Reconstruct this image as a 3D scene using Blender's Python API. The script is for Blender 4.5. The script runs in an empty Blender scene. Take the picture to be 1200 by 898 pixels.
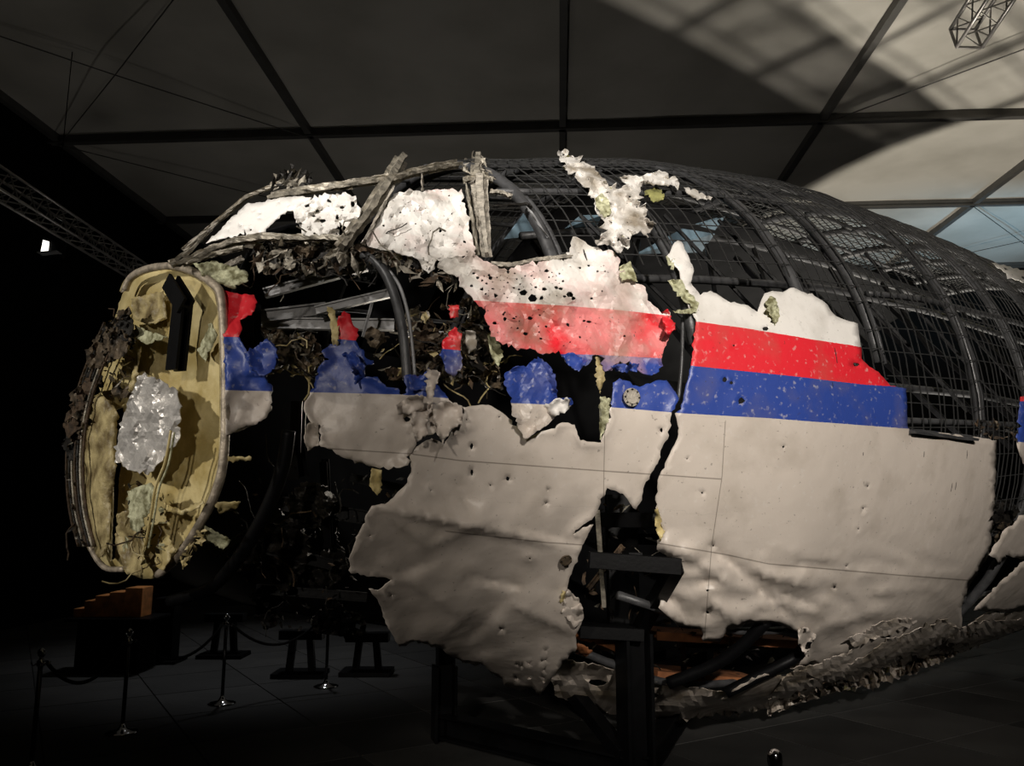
import bpy, bmesh, math, random
from mathutils import Vector, noise
from mathutils.bvhtree import BVHTree
from mathutils.geometry import delaunay_2d_cdt
random.seed(7)
C = bpy.context.scene.collection
PI = math.pi

# ------------------------------------------------------------------ camera, world, lights
F, HZ, H = 940.0, 606.0, 2.172            # focal length (px of 1200), horizon row, eye height
TILT = math.atan((HZ - 449) / F)
cd = bpy.data.cameras.new('camera'); cam = bpy.data.objects.new('camera', cd); C.objects.link(cam)
cam.location = (0, 0, H); cam.rotation_euler = (PI/2 + TILT, 0, 0)
cd.sensor_width = 36; cd.lens = 36 * F / 1200; cd.clip_end = 200
bpy.context.scene.camera = cam
vs = bpy.context.scene.view_settings
vs.view_transform = 'Standard'; vs.look = 'None'; vs.gamma = 1; vs.use_curve_mapping = False
vs.exposure = 0.0
w = bpy.data.worlds.new('World'); bpy.context.scene.world = w; w.use_nodes = True
w.node_tree.nodes['Background'].inputs[0].default_value = (.5, .5, .55, 1)
w.node_tree.nodes['Background'].inputs[1].default_value = .004

def spot(name, loc, to, power, col=(1, .93, .84), ang=60, blend=.6, size=.15):
    l = bpy.data.lights.new(name, 'SPOT'); l.energy = power; l.color = col
    l.spot_size = math.radians(ang); l.spot_blend = blend; l.shadow_soft_size = size
    o = bpy.data.objects.new(name, l); C.objects.link(o); o.location = loc
    o.rotation_euler = (Vector(to) - Vector(loc)).to_track_quat('-Z', 'Y').to_euler()
    return o
spot('key_spotlight', (-4.5, -1.0, 8.6), (-1.2, 6.4, 5.6), 4600, (1, .95, .88), 34, .8, .2)
spot('side_spotlight', (2.5, -4.5, 6.2), (2.6, 6.4, 4.1), 5600, (1, .93, .84), 42, .8, .2)
spot('low_front_fill', (-2.5, -4.5, 4.2), (-.9, 5.6, 2.7), 900, (1, .91, .80), 30, .8, .2)  # added weak fill, stands in for ambient light on the lower skin
spot('nose_spotlight', (-7.5, 1.2, 5.0), (-2.5, 5.8, 3.0), 950, (1, .94, .84), 28, .7, .15)
spot('floor_uplight', (6.6, 13.7, .5), (9.4, 15.0, 10), 3600, (1, .93, .80), 140, .8, .22)
spot('inside_uplight', (4.25, 9.3, 1.5), (4.4, 12.6, 10), 1200, (1, .93, .82), 110, .8, .22)
spot('rear_bounce_fill', (-1.0, 17.5, .6), (-1.0, 14.0, 10), 170, (1, .95, .88), 150, .8, .5)  # added wide fill for bounced light on the ceiling
spot('front_bounce_fill', (-6.5, 9.0, .4), (-5.0, 10.0, 10), 70, (1, .95, .84), 140, .9, .5)  # added weak fill that lifts the dim left ceiling
spot('blue_uplight', (14.5, 20.0, 6.0), (13.0, 22.5, 10), 600, (.38, .72, 1), 110, .8, .3)
spot('far_floor_light', (-4, 14, 8.5), (-4.0, 13.5, 0), 520, (.95, .97, 1), 60, .9, .3)
spot('inner_lamp', (-.9, 7.6, 3.2), (-1.2, 6.0, 3.0), 50, (1, .9, .75), 150, .5, .1)

# ------------------------------------------------------------------ materials
def lnk(nt, a, b): nt.links.new(a, b)
def mat(name, col, rough=.6, metal=0., nscale=6., namt=.25, bump=.15, bscale=None, col2=None, spec=.5):
    m = bpy.data.materials.new(name); m.use_nodes = True; nt = m.node_tree; b = nt.nodes['Principled BSDF']
    tc = nt.nodes.new('ShaderNodeTexCoord'); n = nt.nodes.new('ShaderNodeTexNoise')
    n.inputs['Scale'].default_value = nscale; n.inputs['Detail'].default_value = 6
    lnk(nt, tc.outputs['Object'], n.inputs['Vector'])
    r = nt.nodes.new('ShaderNodeValToRGB'); c2 = col2 or tuple(x * (1 - namt) for x in col)
    r.color_ramp.elements[0].position = .35; r.color_ramp.elements[0].color = (*c2, 1)
    r.color_ramp.elements[1].position = .62; r.color_ramp.elements[1].color = (*col, 1)
    lnk(nt, n.outputs['Fac'], r.inputs[0]); lnk(nt, r.outputs[0], b.inputs['Base Color'])
    b.inputs['Roughness'].default_value = rough; b.inputs['Metallic'].default_value = metal
    b.inputs['Specular IOR Level'].default_value = spec
    if bump:
        n2 = nt.nodes.new('ShaderNodeTexNoise'); n2.inputs['Scale'].default_value = bscale or nscale * 3
        n2.inputs['Detail'].default_value = 4
        bp = nt.nodes.new('ShaderNodeBump'); bp.inputs['Strength'].default_value = bump; bp.inputs['Distance'].default_value = .03
        lnk(nt, tc.outputs['Object'], n2.inputs['Vector']); lnk(nt, n2.outputs['Fac'], bp.inputs['Height'])
        lnk(nt, bp.outputs[0], b.inputs['Normal'])
    return m

def paint_mat(name, wear=.5, pink=0., dirty=0., rough=.42):
    """airliner livery: the 'paint' attribute counts bands: <1 white, 1-2 red, 2-3 blue, >3 grey"""
    m = bpy.data.materials.new(name); m.use_nodes = True; nt = m.node_tree; b = nt.nodes['Principled BSDF']
    at = nt.nodes.new('ShaderNodeAttribute'); at.attribute_name = 'paint'
    tc = nt.nodes.new('ShaderNodeTexCoord')
    def noi(scale, det=5, off=0):
        n = nt.nodes.new('ShaderNodeTexNoise'); n.inputs['Scale'].default_value = scale; n.inputs['Detail'].default_value = det
        mp = nt.nodes.new('ShaderNodeMapping'); mp.inputs['Location'].default_value = (off, off * .7, -off)
        lnk(nt, tc.outputs['Object'], mp.inputs[0]); lnk(nt, mp.outputs[0], n.inputs['Vector']); return n.outputs['Fac']
    ma = nt.nodes.new('ShaderNodeMath'); ma.operation = 'DIVIDE'; ma.inputs[1].default_value = 5
    lnk(nt, at.outputs['Fac'], ma.inputs[0])
    r = nt.nodes.new('ShaderNodeValToRGB'); r.color_ramp.interpolation = 'CONSTANT'; e = r.color_ramp.elements
    white = (.80, .77, .73, 1); red = (.74, .022, .035, 1); blue = (.028, .062, .30, 1); grey = (.57, .505, .445, 1)
    e[0].position = 0; e[0].color = white; e[1].position = .2; e[1].color = red
    x = e.new(.4); x.color = blue; x = e.new(.6); x.color = grey
    lnk(nt, ma.outputs[0], r.inputs[0]); cur = r.outputs[0]
    def mix(cur, col, fac, lo, hi, amt):
        rr = nt.nodes.new('ShaderNodeMapRange'); rr.inputs[1].default_value = lo; rr.inputs[2].default_value = hi
        rr.inputs[3].default_value = 0; rr.inputs[4].default_value = amt; lnk(nt, fac, rr.inputs[0])
        mx = nt.nodes.new('ShaderNodeMix'); mx.data_type = 'RGBA'; lnk(nt, rr.outputs[0], mx.inputs[0])
        lnk(nt, cur, mx.inputs[6]); mx.inputs[7].default_value = (*col, 1); return mx.outputs[2]
    cur = mix(cur, (.62, .58, .54), noi(24, 8, 3), .60, .72, wear * .8)              # scratches down to pale primer
    if pink: cur = mix(cur, (.72, .42, .40), noi(2.3, 5, 9), .46, .60, pink)
    cur = mix(cur, (.20, .16, .11), noi(3.2, 7, 5), .52 - dirty * .2, .80 - dirty * .25, min(.9, .35 + dirty))      # soot and soil
    cur = mix(cur, (.05, .04, .03), noi(34, 3, 1), .68, .74, .5 + dirty)
    for an, wd in (('seam_h', .75), ('seam_v', .5)):
        a2 = nt.nodes.new('ShaderNodeAttribute'); a2.attribute_name = an
        s1 = nt.nodes.new('ShaderNodeMath'); s1.operation = 'COMPARE'; s1.inputs[1].default_value = 50; s1.inputs[2].default_value = wd
        lnk(nt, a2.outputs['Fac'], s1.inputs[0]); mu = nt.nodes.new('ShaderNodeMath'); mu.operation = 'MULTIPLY'; mu.inputs[1].default_value = .6; lnk(nt, s1.outputs[0], mu.inputs[0])
        mx = nt.nodes.new('ShaderNodeMix'); mx.data_type = 'RGBA'; lnk(nt, mu.outputs[0], mx.inputs[0]); lnk(nt, cur, mx.inputs[6]); mx.inputs[7].default_value = (.10, .08, .06, 1); cur = mx.outputs[2]
    lnk(nt, cur, b.inputs['Base Color']); b.inputs['Roughness'].default_value = rough
    bp = nt.nodes.new('ShaderNodeBump'); bp.inputs['Strength'].default_value = .25; bp.inputs['Distance'].default_value = .03
    lnk(nt, noi(7, 6, 2), bp.inputs['Height']); lnk(nt, bp.outputs[0], b.inputs['Normal'])
    return m

M = dict(
    paint=paint_mat('livery_paint', .5), paint_pink=paint_mat('scuffed_livery_paint', .6, .5, .38),
    paint_dirty=paint_mat('soiled_livery_paint', .5, 0, .6),
    primer=mat('yellow_green_primer', (.34, .33, .12), .6, 0, 9, .5, .2),
    bulk=mat('cream_yellow_primer', (.68, .57, .29), .45, 0, 5, 0, .35, 16, (.44, .34, .13)),
    bulk2=mat('soiled_yellow_primer', (.56, .46, .23), .5, 0, 7, 0, .6, 20, (.14, .10, .04)),
    pgreen=mat('pale_green_primer', (.60, .60, .40), .6, 0, 18, 0, .5, 30, (.16, .15, .07)),
    rim=mat('worn_bulkhead_rim', (.55, .47, .37), .5, .3, 12, .6, .3),
    foil=mat('crumpled_aluminium', (.80, .77, .74), .36, .5, 14, .2, .3, 30),
    alu=mat('scorched_aluminium', (.42, .38, .31), .5, .35, 14, .65, .5, 26),
    alu_lt=mat('bare_aluminium_beam', (.26, .26, .265), .5, .2, 8, .35, .15),
    steel=mat('black_painted_steel', (.004, .004, .0045), .45, 0, 10, .3, .05, spec=.12),
    hoop=mat('dark_grey_hoop_steel', (.07, .07, .073), .42, .15, 10, .4, .15),
    wire=mat('black_wire', (.055, .055, .055), .4, .4, 10, .2, 0),
    matblack=mat('matte_black', (.006, .006, .0065), .9, 0, 3, .4, 0, spec=.1),
    scorch=mat('scorched_skin', (.16, .12, .08), .55, .3, 9, 0, .5, 24, (.012, .010, .008)),
    brown=mat('scorched_debris', (.09, .055, .030), .8, 0, 12, .7, .6),
    drk=mat('dark_debris', (.018, .015, .012), .6, .2, 12, .6, .5),
    pale=mat('pale_debris', (.42, .38, .32), .7, 0, 20, .6, .5),
    plank=mat('orange_brown_board', (.32, .12, .045), .6, 0, 5, .5, .2),
    chrome=mat('polished_chrome', (.72, .72, .74), .12, 1, 5, .1, 0),
    postc=mat('satin_dark_metal', (.10, .10, .11), .25, .9, 5, .1, 0),
    rope=mat('black_rope', (.012, .012, .013), .9, 0, 60, .4, .6),
    fabric=mat('tent_fabric', (.48, .455, .41), .75, 0, .5, 0, .12, .9, (.36, .34, .30)),
    tbeam=mat('dark_tent_beam', (.10, .096, .09), .5, .3, 3, .2, 0),
    wall=mat('black_curtain', (.004, .004, .004), .95, 0, 2, .3, 0, spec=.05),
    tile=mat('charcoal_floor_tile', (.060, .058, .055), .55, 0, 1.5, .35, .15, 9),
    joint=mat('black_floor_joint', (.006, .006, .006), .9, 0, 5, .1, 0),
    truss=mat('grey_truss_alloy', (.42, .40, .38), .4, .7, 8, .2, 0),
    orange=mat('orange_wood', (.85, .34, .10), .5, 0, 6, .5, .1),
    blueglimpse=mat('blue_grey_glimpse', (.16, .24, .30), .5, 0, 6, .4, .1),
    window=mat('dark_cockpit_glass', (.03, .035, .04), .12, 0, 3, .2, 0),
)

# ------------------------------------------------------------------ tags and mesh helpers
def put(name, me, m=None, parent=None, label=None, kind=None):
    o = bpy.data.objects.new(name, me); C.objects.link(o)
    for x in (m if isinstance(m, (list, tuple)) else [m] if m else []): me.materials.append(x)
    if parent is not None: o.parent = parent; o.matrix_parent_inverse = parent.matrix_basis.inverted()
    if label: o['label'] = label
    if kind: o['kind'] = kind
    return o
def thing(name, label, cat, loc=(0, 0, 0), rz=0, group=None):
    o = bpy.data.objects.new(name, None); C.objects.link(o); o.location = loc; o.rotation_euler = (0, 0, rz)
    o.empty_display_size = .2
    o['label'] = label; o['category'] = cat
    if group: o['group'] = group
    return o
class MB:
    def __init__(s): s.v = []; s.f = []; s.mi = []
    def add(s, vs, fs, mi=0):
        n = len(s.v); s.v += [tuple(v) for v in vs]; s.f += [tuple(i + n for i in f) for f in fs]; s.mi += [mi] * len(fs)
    def beam(s, a, b, w, h, up=(0, 0, 1), mi=0):
        a = Vector(a); b = Vector(b); d = (b - a).normalized(); u = Vector(up)
        if abs(d.dot(u)) > .98: u = Vector((0, 1, 0))
        x = d.cross(u).normalized(); y = x.cross(d).normalized(); c = []
        for p in (a, b):
            for i, j in ((-1, -1), (1, -1), (1, 1), (-1, 1)): c.append(p + x * (i * w / 2) + y * (j * h / 2))
        s.add(c, [(3, 2, 1, 0), (4, 5, 6, 7), (0, 1, 5, 4), (1, 2, 6, 5), (2, 3, 7, 6), (3, 0, 4, 7)], mi)
    def ibeam(s, a, b, w, h, up=(0, 0, 1), t=.02):
        a = Vector(a); b = Vector(b); d = (b - a).normalized(); u = Vector(up)
        if abs(d.dot(u)) > .98: u = Vector((0, 1, 0))
        x = d.cross(u).normalized(); y = x.cross(d).normalized()
        s.beam(a + y * (h/2 - t/2), b + y * (h/2 - t/2), w, t, up); s.beam(a - y * (h/2 - t/2), b - y * (h/2 - t/2), w, t, up)
        s.beam(a, b, t, h - 2 * t, up)
    def tube(s, pts, r, n=6, cap=True, mi=0):
        pts = [Vector(p) for p in pts]; k = len(pts); vs = []; prev = None
        rr = r if isinstance(r, (list, tuple)) else [r] * k
        for i, p in enumerate(pts):
            d = (pts[min(i+1, k-1)] - pts[max(i-1, 0)]).normalized()
            if prev is None: x = d.orthogonal().normalized()
            else:
                x = prev - d * prev.dot(d)
                x = x.normalized() if x.length > 1e-6 else d.orthogonal().normalized()
            prev = x; y = d.cross(x)
            for j in range(n):
                a = 2 * PI * j / n; vs.append(p + (x * math.cos(a) + y * math.sin(a)) * rr[i])
        fs = [(i*n + j, i*n + (j+1) % n, (i+1)*n + (j+1) % n, (i+1)*n + j) for i in range(k-1) for j in range(n)]
        if cap: fs += [tuple(range(n-1, -1, -1)), tuple((k-1)*n + j for j in range(n))]
        s.add(vs, fs, mi)
    def lathe(s, prof, c=(0, 0, 0), n=20):
        vs = []; c = Vector(c)
        for r, z in prof:
            for j in range(n): a = 2*PI*j/n; vs.append(c + Vector((r*math.cos(a), r*math.sin(a), z)))
        k = len(prof)
        fs = [(i*n + j, i*n + (j+1) % n, (i+1)*n + (j+1) % n, (i+1)*n + j) for i in range(k-1) for j in range(n)]
        fs += [tuple(range(n-1, -1, -1)), tuple((k-1)*n + j for j in range(n))]
        s.add(vs, fs)
    def build(s, name, m, parent=None, label=None, kind=None, smooth=False, bevel=0):
        me = bpy.data.meshes.new(name); me.from_pydata(s.v, [], s.f)
        me.polygons.foreach_set('material_index', s.mi)
        if smooth: me.polygons.foreach_set('use_smooth', [True] * len(s.f))
        me.update(); o = put(name, me, m, parent, label, kind)
        if bevel:
            b = o.modifiers.new('b', 'BEVEL'); b.width = bevel; b.segments = 1
        return o

# ------------------------------------------------------------------ measured fuselage body
SK = [0, 1, 2.5, 4, 6, 8.5, 16]
BK = [1.297, 1.979, 2.335, 2.885, 3.121, 3.108, 3.108]; ZK = [2.902, 3.153, 3.22, 3.075, 3.169, 3.3, 3.3]
def lin(x, X, Y):
    if x <= X[0]: return Y[0]
    for i in range(len(X) - 1):
        if x <= X[i+1]: return Y[i] + (Y[i+1] - Y[i]) * (x - X[i]) / (X[i+1] - X[i])
    return Y[-1]
KW = [.5 - .5 * math.cos(2 * PI * i / 12) for i in range(13)]
def sm(s, V): return sum(k * lin(s + (i - 6) * .1, SK, V) for i, k in enumerate(KW)) / sum(KW)
PX0, PY0, AL = -2.668, 6.012, .662; CA, SA = math.cos(AL), math.sin(AL)
_c = {}
def prof(s):
    k = round(s, 3)
    if k not in _c: _c[k] = (sm(s, BK), sm(s, ZK))
    return _c[k]
def P(s, th, off=0.):
    b, zc = prof(s); a = b * 1.021 + off; b += off
    return Vector((PX0 + s*CA + a*math.sin(th)*SA, PY0 + s*SA - a*math.sin(th)*CA, zc + b*math.cos(th)))
NS, NT = 150, 160
gv = [P(-.5 + i * .1, -.9 + 3.9 * j / NT) for i in range(NS) for j in range(NT + 1)]
gf = [(i*(NT+1)+j, i*(NT+1)+j+1, (i+1)*(NT+1)+j+1, (i+1)*(NT+1)+j) for i in range(NS-1) for j in range(NT)]
TREE = BVHTree.FromPolygons(gv, gf)
EYE = Vector((0, 0, H)); ct, st = math.cos(TILT), math.sin(TILT)
def ray(px, py):
    u = (px - 600) / F; v = (449 - py) / F
    return Vector((u, ct - v * st, st + v * ct))
def at(px, py, d): return EYE + ray(px, py) * d
def onfloor(px, py, z=0): r = ray(px, py); return EYE + r * ((z - H) / r.z)
def project(p):
    q = p - EYE; d = q.y*ct + q.z*st; return 600 + F*q.x/d, 449 - F*(-q.y*st + q.z*ct)/d
GP = [(project(p), p) for p in gv[::2]]
_s = {}
def S(px, py):
    k = (round(px, 1), round(py, 1))
    if k in _s: return _s[k]
    r = ray(px, py); rn = r.normalized(); h = TREE.ray_cast(EYE, rn)
    if h[0] is not None and h[1].dot(rn) > 0: n = -h[1]
    else: n = h[1]
    if h[0] is not None: res = (h[0], n)
    else:
        q = min(GP, key=lambda g: (g[0][0]-px)**2 + (g[0][1]-py)**2)[1]
        d = (q.y - EYE.y)*ct + (q.z - EYE.z)*st; p = EYE + r * d
        ax = Vector((q.x, q.y, 0)); n = -rn * .5 + Vector((0, 0, .8 if py < 500 else -.8)); n.normalize(); res = (p, n)
    _s[k] = res; return res
def SP(px, py, inset=0):
    p, n = S(px, py); r = (p - EYE).normalized(); return p + r * inset
def T(crop, pts):
    ox, oy, s = crop; return [(ox + x / s, oy + y / s) for x, y in pts]
cA = (60, 280, 2.137); cB = (200, 170, 3.903); cC = (400, 160, 3.903); cD = (640, 160, 3.903); cE = (900, 200, 2.807)
cF = (250, 330, 3.903); cG = (480, 340, 3.453); cH = (780, 280, 3.206); cI = (230, 460, 2.64); cJ = (400, 540, 3.097)
cK = (640, 560, 2.656); cL = (900, 560, 2.657); cM = (0, 650, 2.857); cN = (380, 720, 2.857)

L1 = ([255, 400, 570, 655, 720, 790, 815, 880, 950, 1008, 1200], [338, 343, 352, 357, 362, 370, 376, 385, 397, 406, 440])
L2 = ([265, 400, 570, 697, 774, 810, 936, 1009, 1043, 1200], [394, 397, 413, 415, 419, 428, 441, 450, 452, 470])
L3 = ([269, 468, 599, 717, 787, 799, 905, 1064, 1200], [457, 462, 472, 477, 483, 484, 490, 502, 518])
def paintval(x, y):
    a, b, c = lin(x, *L1), lin(x, *L2), lin(x, *L3)
    if y < a: return max(.05, 1 - (a - y) / 60)
    if y < b: return 1 + (y - a) / (b - a)
    if y < c: return 2 + (y - b) / (c - b)
    return min(4.9, 3 + (y - c) / 60)

# lap joints between the original skin sheets, as signed distance from each joint
def seam_h(x, y):
    c = [y - lin(x, [386, 480, 540, 705, 850], [526, 532, 540, 552, 562])] if x < 850 else []
    if 700 < x: c += [y - lin(x, [700, 850, 900, 1050, 1130, 1170], [625, 650, 661, 674, 680, 682])]
    c += [y - lin(x, [480, 640, 700], [618, 636, 640])] if 520 < x < 700 else []
    return min(c, key=abs) if c else 40
def seam_v(x, y):
    if y < 490: return 40
    if x < 779: return x - lin(y, [480, 600, 700], [709, 707, 700])
    return x - lin(y, [495, 560, 640, 740], [850, 846, 834, 826])

def inpoly(x, y, P_):
    c = False; j = len(P_) - 1
    for i in range(len(P_)):
        xi, yi = P_[i]; xj, yj = P_[j]
        if (yi > y) != (yj > y) and x < (xj - xi) * (y - yi) / (yj - yi) + xi: c = not c
        j = i
    return c
def rough_edge(poly, step, jit):
    out = []; n = len(poly)
    for i in range(n):
        a = Vector(poly[i]); b = Vector(poly[(i+1) % n]); L = (b - a).length; k = max(1, round(L / step))
        d = (b - a).normalized() if L > 0 else Vector((1, 0)); nn = Vector((-d.y, d.x))
        for j in range(k):
            p = a + (b - a) * (j / k)
            if j: p = p + nn * (random.uniform(-jit, jit) * .8 + (random.choice((-1, 1)) * random.uniform(1.2, 2.6) * jit if random.random() < .16 else 0)) + d * random.uniform(-.3, .3) * step * .5
            out.append((p.x, p.y))
    return out
def blob(cx, cy, r, n=7, asp=1.):
    return [(cx + r * random.uniform(.55, 1.2) * math.cos(2*PI*i/n), cy + asp * r * random.uniform(.55, 1.2) * math.sin(2*PI*i/n)) for i in range(n)]
def scatter(poly, n, r0, r1, keep=4):
    xs = [p[0] for p in poly]; ys = [p[1] for p in poly]; out = []; k = 0
    while len(out) < n and k < n * 30:
        k += 1; x = random.uniform(min(xs), max(xs)); y = random.uniform(min(ys), max(ys)); r = r0 + (r1 - r0) * random.random()**2.5
        if inpoly(x, y, poly) and all(math.hypot(x-a, y-b) > r + s + 2 for a, b, s in out) and \
           min(math.hypot(x-a, y-b) for a, b in poly) > r + keep: out.append((x, y, r))
    return [blob(x, y, r, random.choice((5, 6, 7)), random.uniform(.6, 1.1)) for x, y, r in out]

def sheet(name, poly, parent, m='paint', back='primer', holes=(), step=6, jit=1.4, crump=.03, fr=1.6, curl=.04, inset=0.,
          bulge=None, where=None, thick=.006, label=None, paint=None, seed=0, ridge=0., smooth=True):
    """a torn sheet of metal lying on the body: outline -> points on the curved body -> dents, curled edges, thickness"""
    ol = rough_edge(poly, step * .72, jit); loops = [ol] + [rough_edge(h, step * .7, jit * .3) for h in holes]
    pts = []; edges = []
    for lp in loops:
        n0 = len(pts); pts += lp; edges += [(n0 + i, n0 + (i+1) % len(lp)) for i in range(len(lp))]
    nb = len(pts); xs = [p[0] for p in ol]; ys = [p[1] for p in ol]; y = min(ys); row = 0
    bpts = list(pts)
    while y < max(ys):
        x = min(xs) + (row % 2) * step / 2
        while x < max(xs):
            a = x + random.uniform(-.2, .2) * step; b = y + random.uniform(-.2, .2) * step
            if inpoly(a, b, ol) and not any(inpoly(a, b, l) for l in loops[1:]) and \
               min((a-p[0])**2 + (b-p[1])**2 for p in bpts) > (step * .55)**2: pts.append((a, b))
            x += step
        y += step * .87; row += 1
    V, E_, Fc, ov, oe, of = delaunay_2d_cdt([Vector(p) for p in pts], edges, [], 0, 1e-4)
    faces = []
    for f in Fc:
        cx = sum(V[i].x for i in f) / len(f); cy = sum(V[i].y for i in f) / len(f)
        if inpoly(cx, cy, ol) and not any(inpoly(cx, cy, l) for l in loops[1:]): faces.append(tuple(reversed(f)))
    used = sorted({i for f in faces for i in f}); re = {u: k for k, u in enumerate(used)}
    faces = [tuple(re[i] for i in f) for f in faces]; verts = []; pv = []
    so = Vector((seed * 13.7, seed * 3.1, seed * 7.7))
    for i in used:
        x, y = V[i]
        if where: p, n = where(x, y)
        else: p, n = S(x, y)
        rd = (p - EYE).normalized(); q = p * fr + so
        d = crump * (noise.noise(q) * 1.4 + .5 * noise.noise(q * 2.7) + .25 * noise.noise(q * 6.1))
        if ridge: d += ridge * (1 - 2.2 * abs(noise.noise(q * 1.1 + Vector((9, 2, 1))))) 
        e = min((x-a[0])**2 + (y-a[1])**2 for a in bpts)**.5
        cf = max(0, 1 - e / (step * 2.6))
        d += curl * cf * cf * (.35 + noise.noise(q * 2.2 + Vector((4, 4, 4))) * 1.6)
        if bulge: d += bulge(x, y)
        verts.append(p - rd * (d - inset)); pv.append(paint(x, y) if paint else paintval(x, y))
    me = bpy.data.meshes.new(name); me.from_pydata(verts, [], faces)
    if not where and not paint:
        for an, fn in (('seam_h', seam_h), ('seam_v', seam_v)):
            a2 = me.attributes.new(an, 'FLOAT', 'POINT'); a2.data.foreach_set('value', [fn(V[i].x, V[i].y) + 50 for i in used])
    at_ = me.attributes.new('paint', 'FLOAT', 'POINT'); at_.data.foreach_set('value', pv)
    me.polygons.foreach_set('use_smooth', [smooth] * len(faces)); me.update()
    o = put(name, me, [M[m], M[back]], parent, label)
    s_ = o.modifiers.new('s', 'SOLIDIFY'); s_.thickness = thick; s_.offset = -1; s_.material_offset = 1
    s_.material_offset_rim = 0
    return o

def shards(name, region, n, parent, mats, size=(.03, .12), inset=(.1, .6), kind='stuff', where=None, wires=0, label=None, flat=.4):
    """heap of torn scraps and loose wires"""
    mb = MB(); xs = [p[0] for p in region]; ys = [p[1] for p in region]; k = 0
    while k < n:
        x = random.uniform(min(xs), max(xs)); y = random.uniform(min(ys), max(ys))
        if not inpoly(x, y, region): continue
        k += 1; d = random.uniform(*inset); p = where(x, y, d) if where else SP(x, y, d)
        s = random.uniform(*size); a = Vector((random.gauss(0, 1), random.gauss(0, 1), random.gauss(0, 1))).normalized(); b = a.orthogonal().normalized(); c = a.cross(b)
        m_ = random.randint(4, 6); el = random.uniform(.3, .95); ring = [p + (a * math.cos(2*PI*i/m_) * random.uniform(.9, 1.7) + b * math.sin(2*PI*i/m_) * random.uniform(.5, 1) * el) * s + c * s * random.uniform(-flat, flat) for i in range(m_)]
        top = p + c * s * random.uniform(.05, .3)
        bot = p - c * s * random.uniform(.02, .1)
        mi = random.randrange(len(mats))
        mb.add(ring + [top, bot], [(i, (i+1) % m_, m_) for i in range(m_)] + [((i+1) % m_, i, m_+1) for i in range(m_)], mi)
    for k in range(wires):
        x = random.uniform(min(xs), max(xs)); y = random.uniform(min(ys), max(ys))
        if not inpoly(x, y, region): continue
        d = random.uniform(*inset); p = where(x, y, d) if where else SP(x, y, d); pts = [p]; v = Vector((random.gauss(0, 1), random.gauss(0, 1), random.gauss(0, 1))).normalized()
        for q in range(7):
            v = (v + Vector((random.gauss(0, .5), random.gauss(0, .5), random.gauss(0, .5) - .12))).normalized(); pts.append(pts[-1] + v * .05)
        mb.tube(pts, random.uniform(.003, .007), 4, mi=random.randrange(len(mats)))
    return mb.build(name, [M[x] for x in mats], parent, label, kind)

# ================================================================== THE HALL
YAW = math.atan(55 * math.cos(TILT) / F)
FD = Vector((math.sin(YAW), math.cos(YAW), 0)); RD = Vector((math.cos(YAW), -math.sin(YAW), 0))
CH = H + 8.0
def hall(r, f, z=0): return RD * r + FD * f + Vector((0, 0, z))
def boxobj(name, m, r0, r1, f0, f1, z0, z1, parent=None, kind='structure'):
    v = [hall(r, f, z) for z in (z0, z1) for r, f in ((r0, f0), (r1, f0), (r1, f1), (r0, f1))]
    mb = MB(); mb.add(v, [(3, 2, 1, 0), (4, 5, 6, 7), (0, 1, 5, 4), (1, 2, 6, 5), (2, 3, 7, 6), (3, 0, 4, 7)])
    return mb.build(name, M[m] if isinstance(m, str) else m, parent, None, kind)
floor = boxobj('floor', 'joint', -14, 24, -6, 30, -.2, -.012)
tp = 1.25; tmesh = None
tm = MB(); tm.add([(-tp/2+.006, -tp/2+.006, -.012), (tp/2-.006, -tp/2+.006, -.012), (tp/2-.006, tp/2-.006, -.012), (-tp/2+.006, tp/2-.006, -.012),
                   (-tp/2+.01, -tp/2+.01, 0), (tp/2-.01, -tp/2+.01, 0), (tp/2-.01, tp/2-.01, 0), (-tp/2+.01, tp/2-.01, 0)],
                  [(4, 5, 6, 7), (0, 1, 5, 4), (1, 2, 6, 5), (2, 3, 7, 6), (3, 0, 4, 7)])
tiles = []
for i in range(-9, 14):
    for j in range(3, 22):
        c_ = hall(0, 0) + Vector((math.cos(.55) * i * tp - math.sin(.55) * j * tp + 6, math.sin(.55) * i * tp + math.cos(.55) * j * tp - 3, 0))
        r = c_.dot(RD); f = c_.dot(FD)
        if not (-13 < r < 20 and 4 < f < 26): continue
        q = project(c_)
        if not (-60 < q[0] < 1260 and 640 < q[1] < 980): continue
        tiles.append((f, c_))
tiles.sort(key=lambda t: t[0]); tones = []
for k, tone in enumerate((.8, 1., 1.25)):
    tones.append(mat('charcoal_floor_tile_%s' % ('dark', 'mid', 'pale')[k], tuple(c * tone for c in (.040, .039, .037)), .6, 0, 1.5, .35, .15, 9))
tme = []
for k in range(3):
    me = bpy.data.meshes.new('tile'); me.from_pydata(tm.v, [], tm.f); me.materials.append(tones[k]); tme.append(me)
for f, c_ in tiles[:295]:
    o = bpy.data.objects.new('tile', random.choice(tme)); C.objects.link(o); o.location = c_; o.rotation_euler = (0, 0, .55); o.parent = floor
boxobj('wall_left', 'wall', -11.0, -10.8, -6, 30, -.2, CH + .3)
boxobj('wall_right', 'wall', 20.0, 20.2, -6, 30, -.2, CH + .3)
boxobj('wall_back', 'wall', -11, 20, 25.7, 25.9, -.2, CH + .3)
boxobj('wall_front', 'wall', -11, 20, -6.2, -6.0, -.2, CH + .3)
ceil = boxobj('ceiling', 'wall', -11, 20, -6, 26, CH + .25, CH + .4)
rafters = [-10.6, -5.15, .15, 5.4, 10.7, 16.0]; purl = [-.5, 4.9, 10.2, 15.5, 20.2, 25.6]
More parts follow.
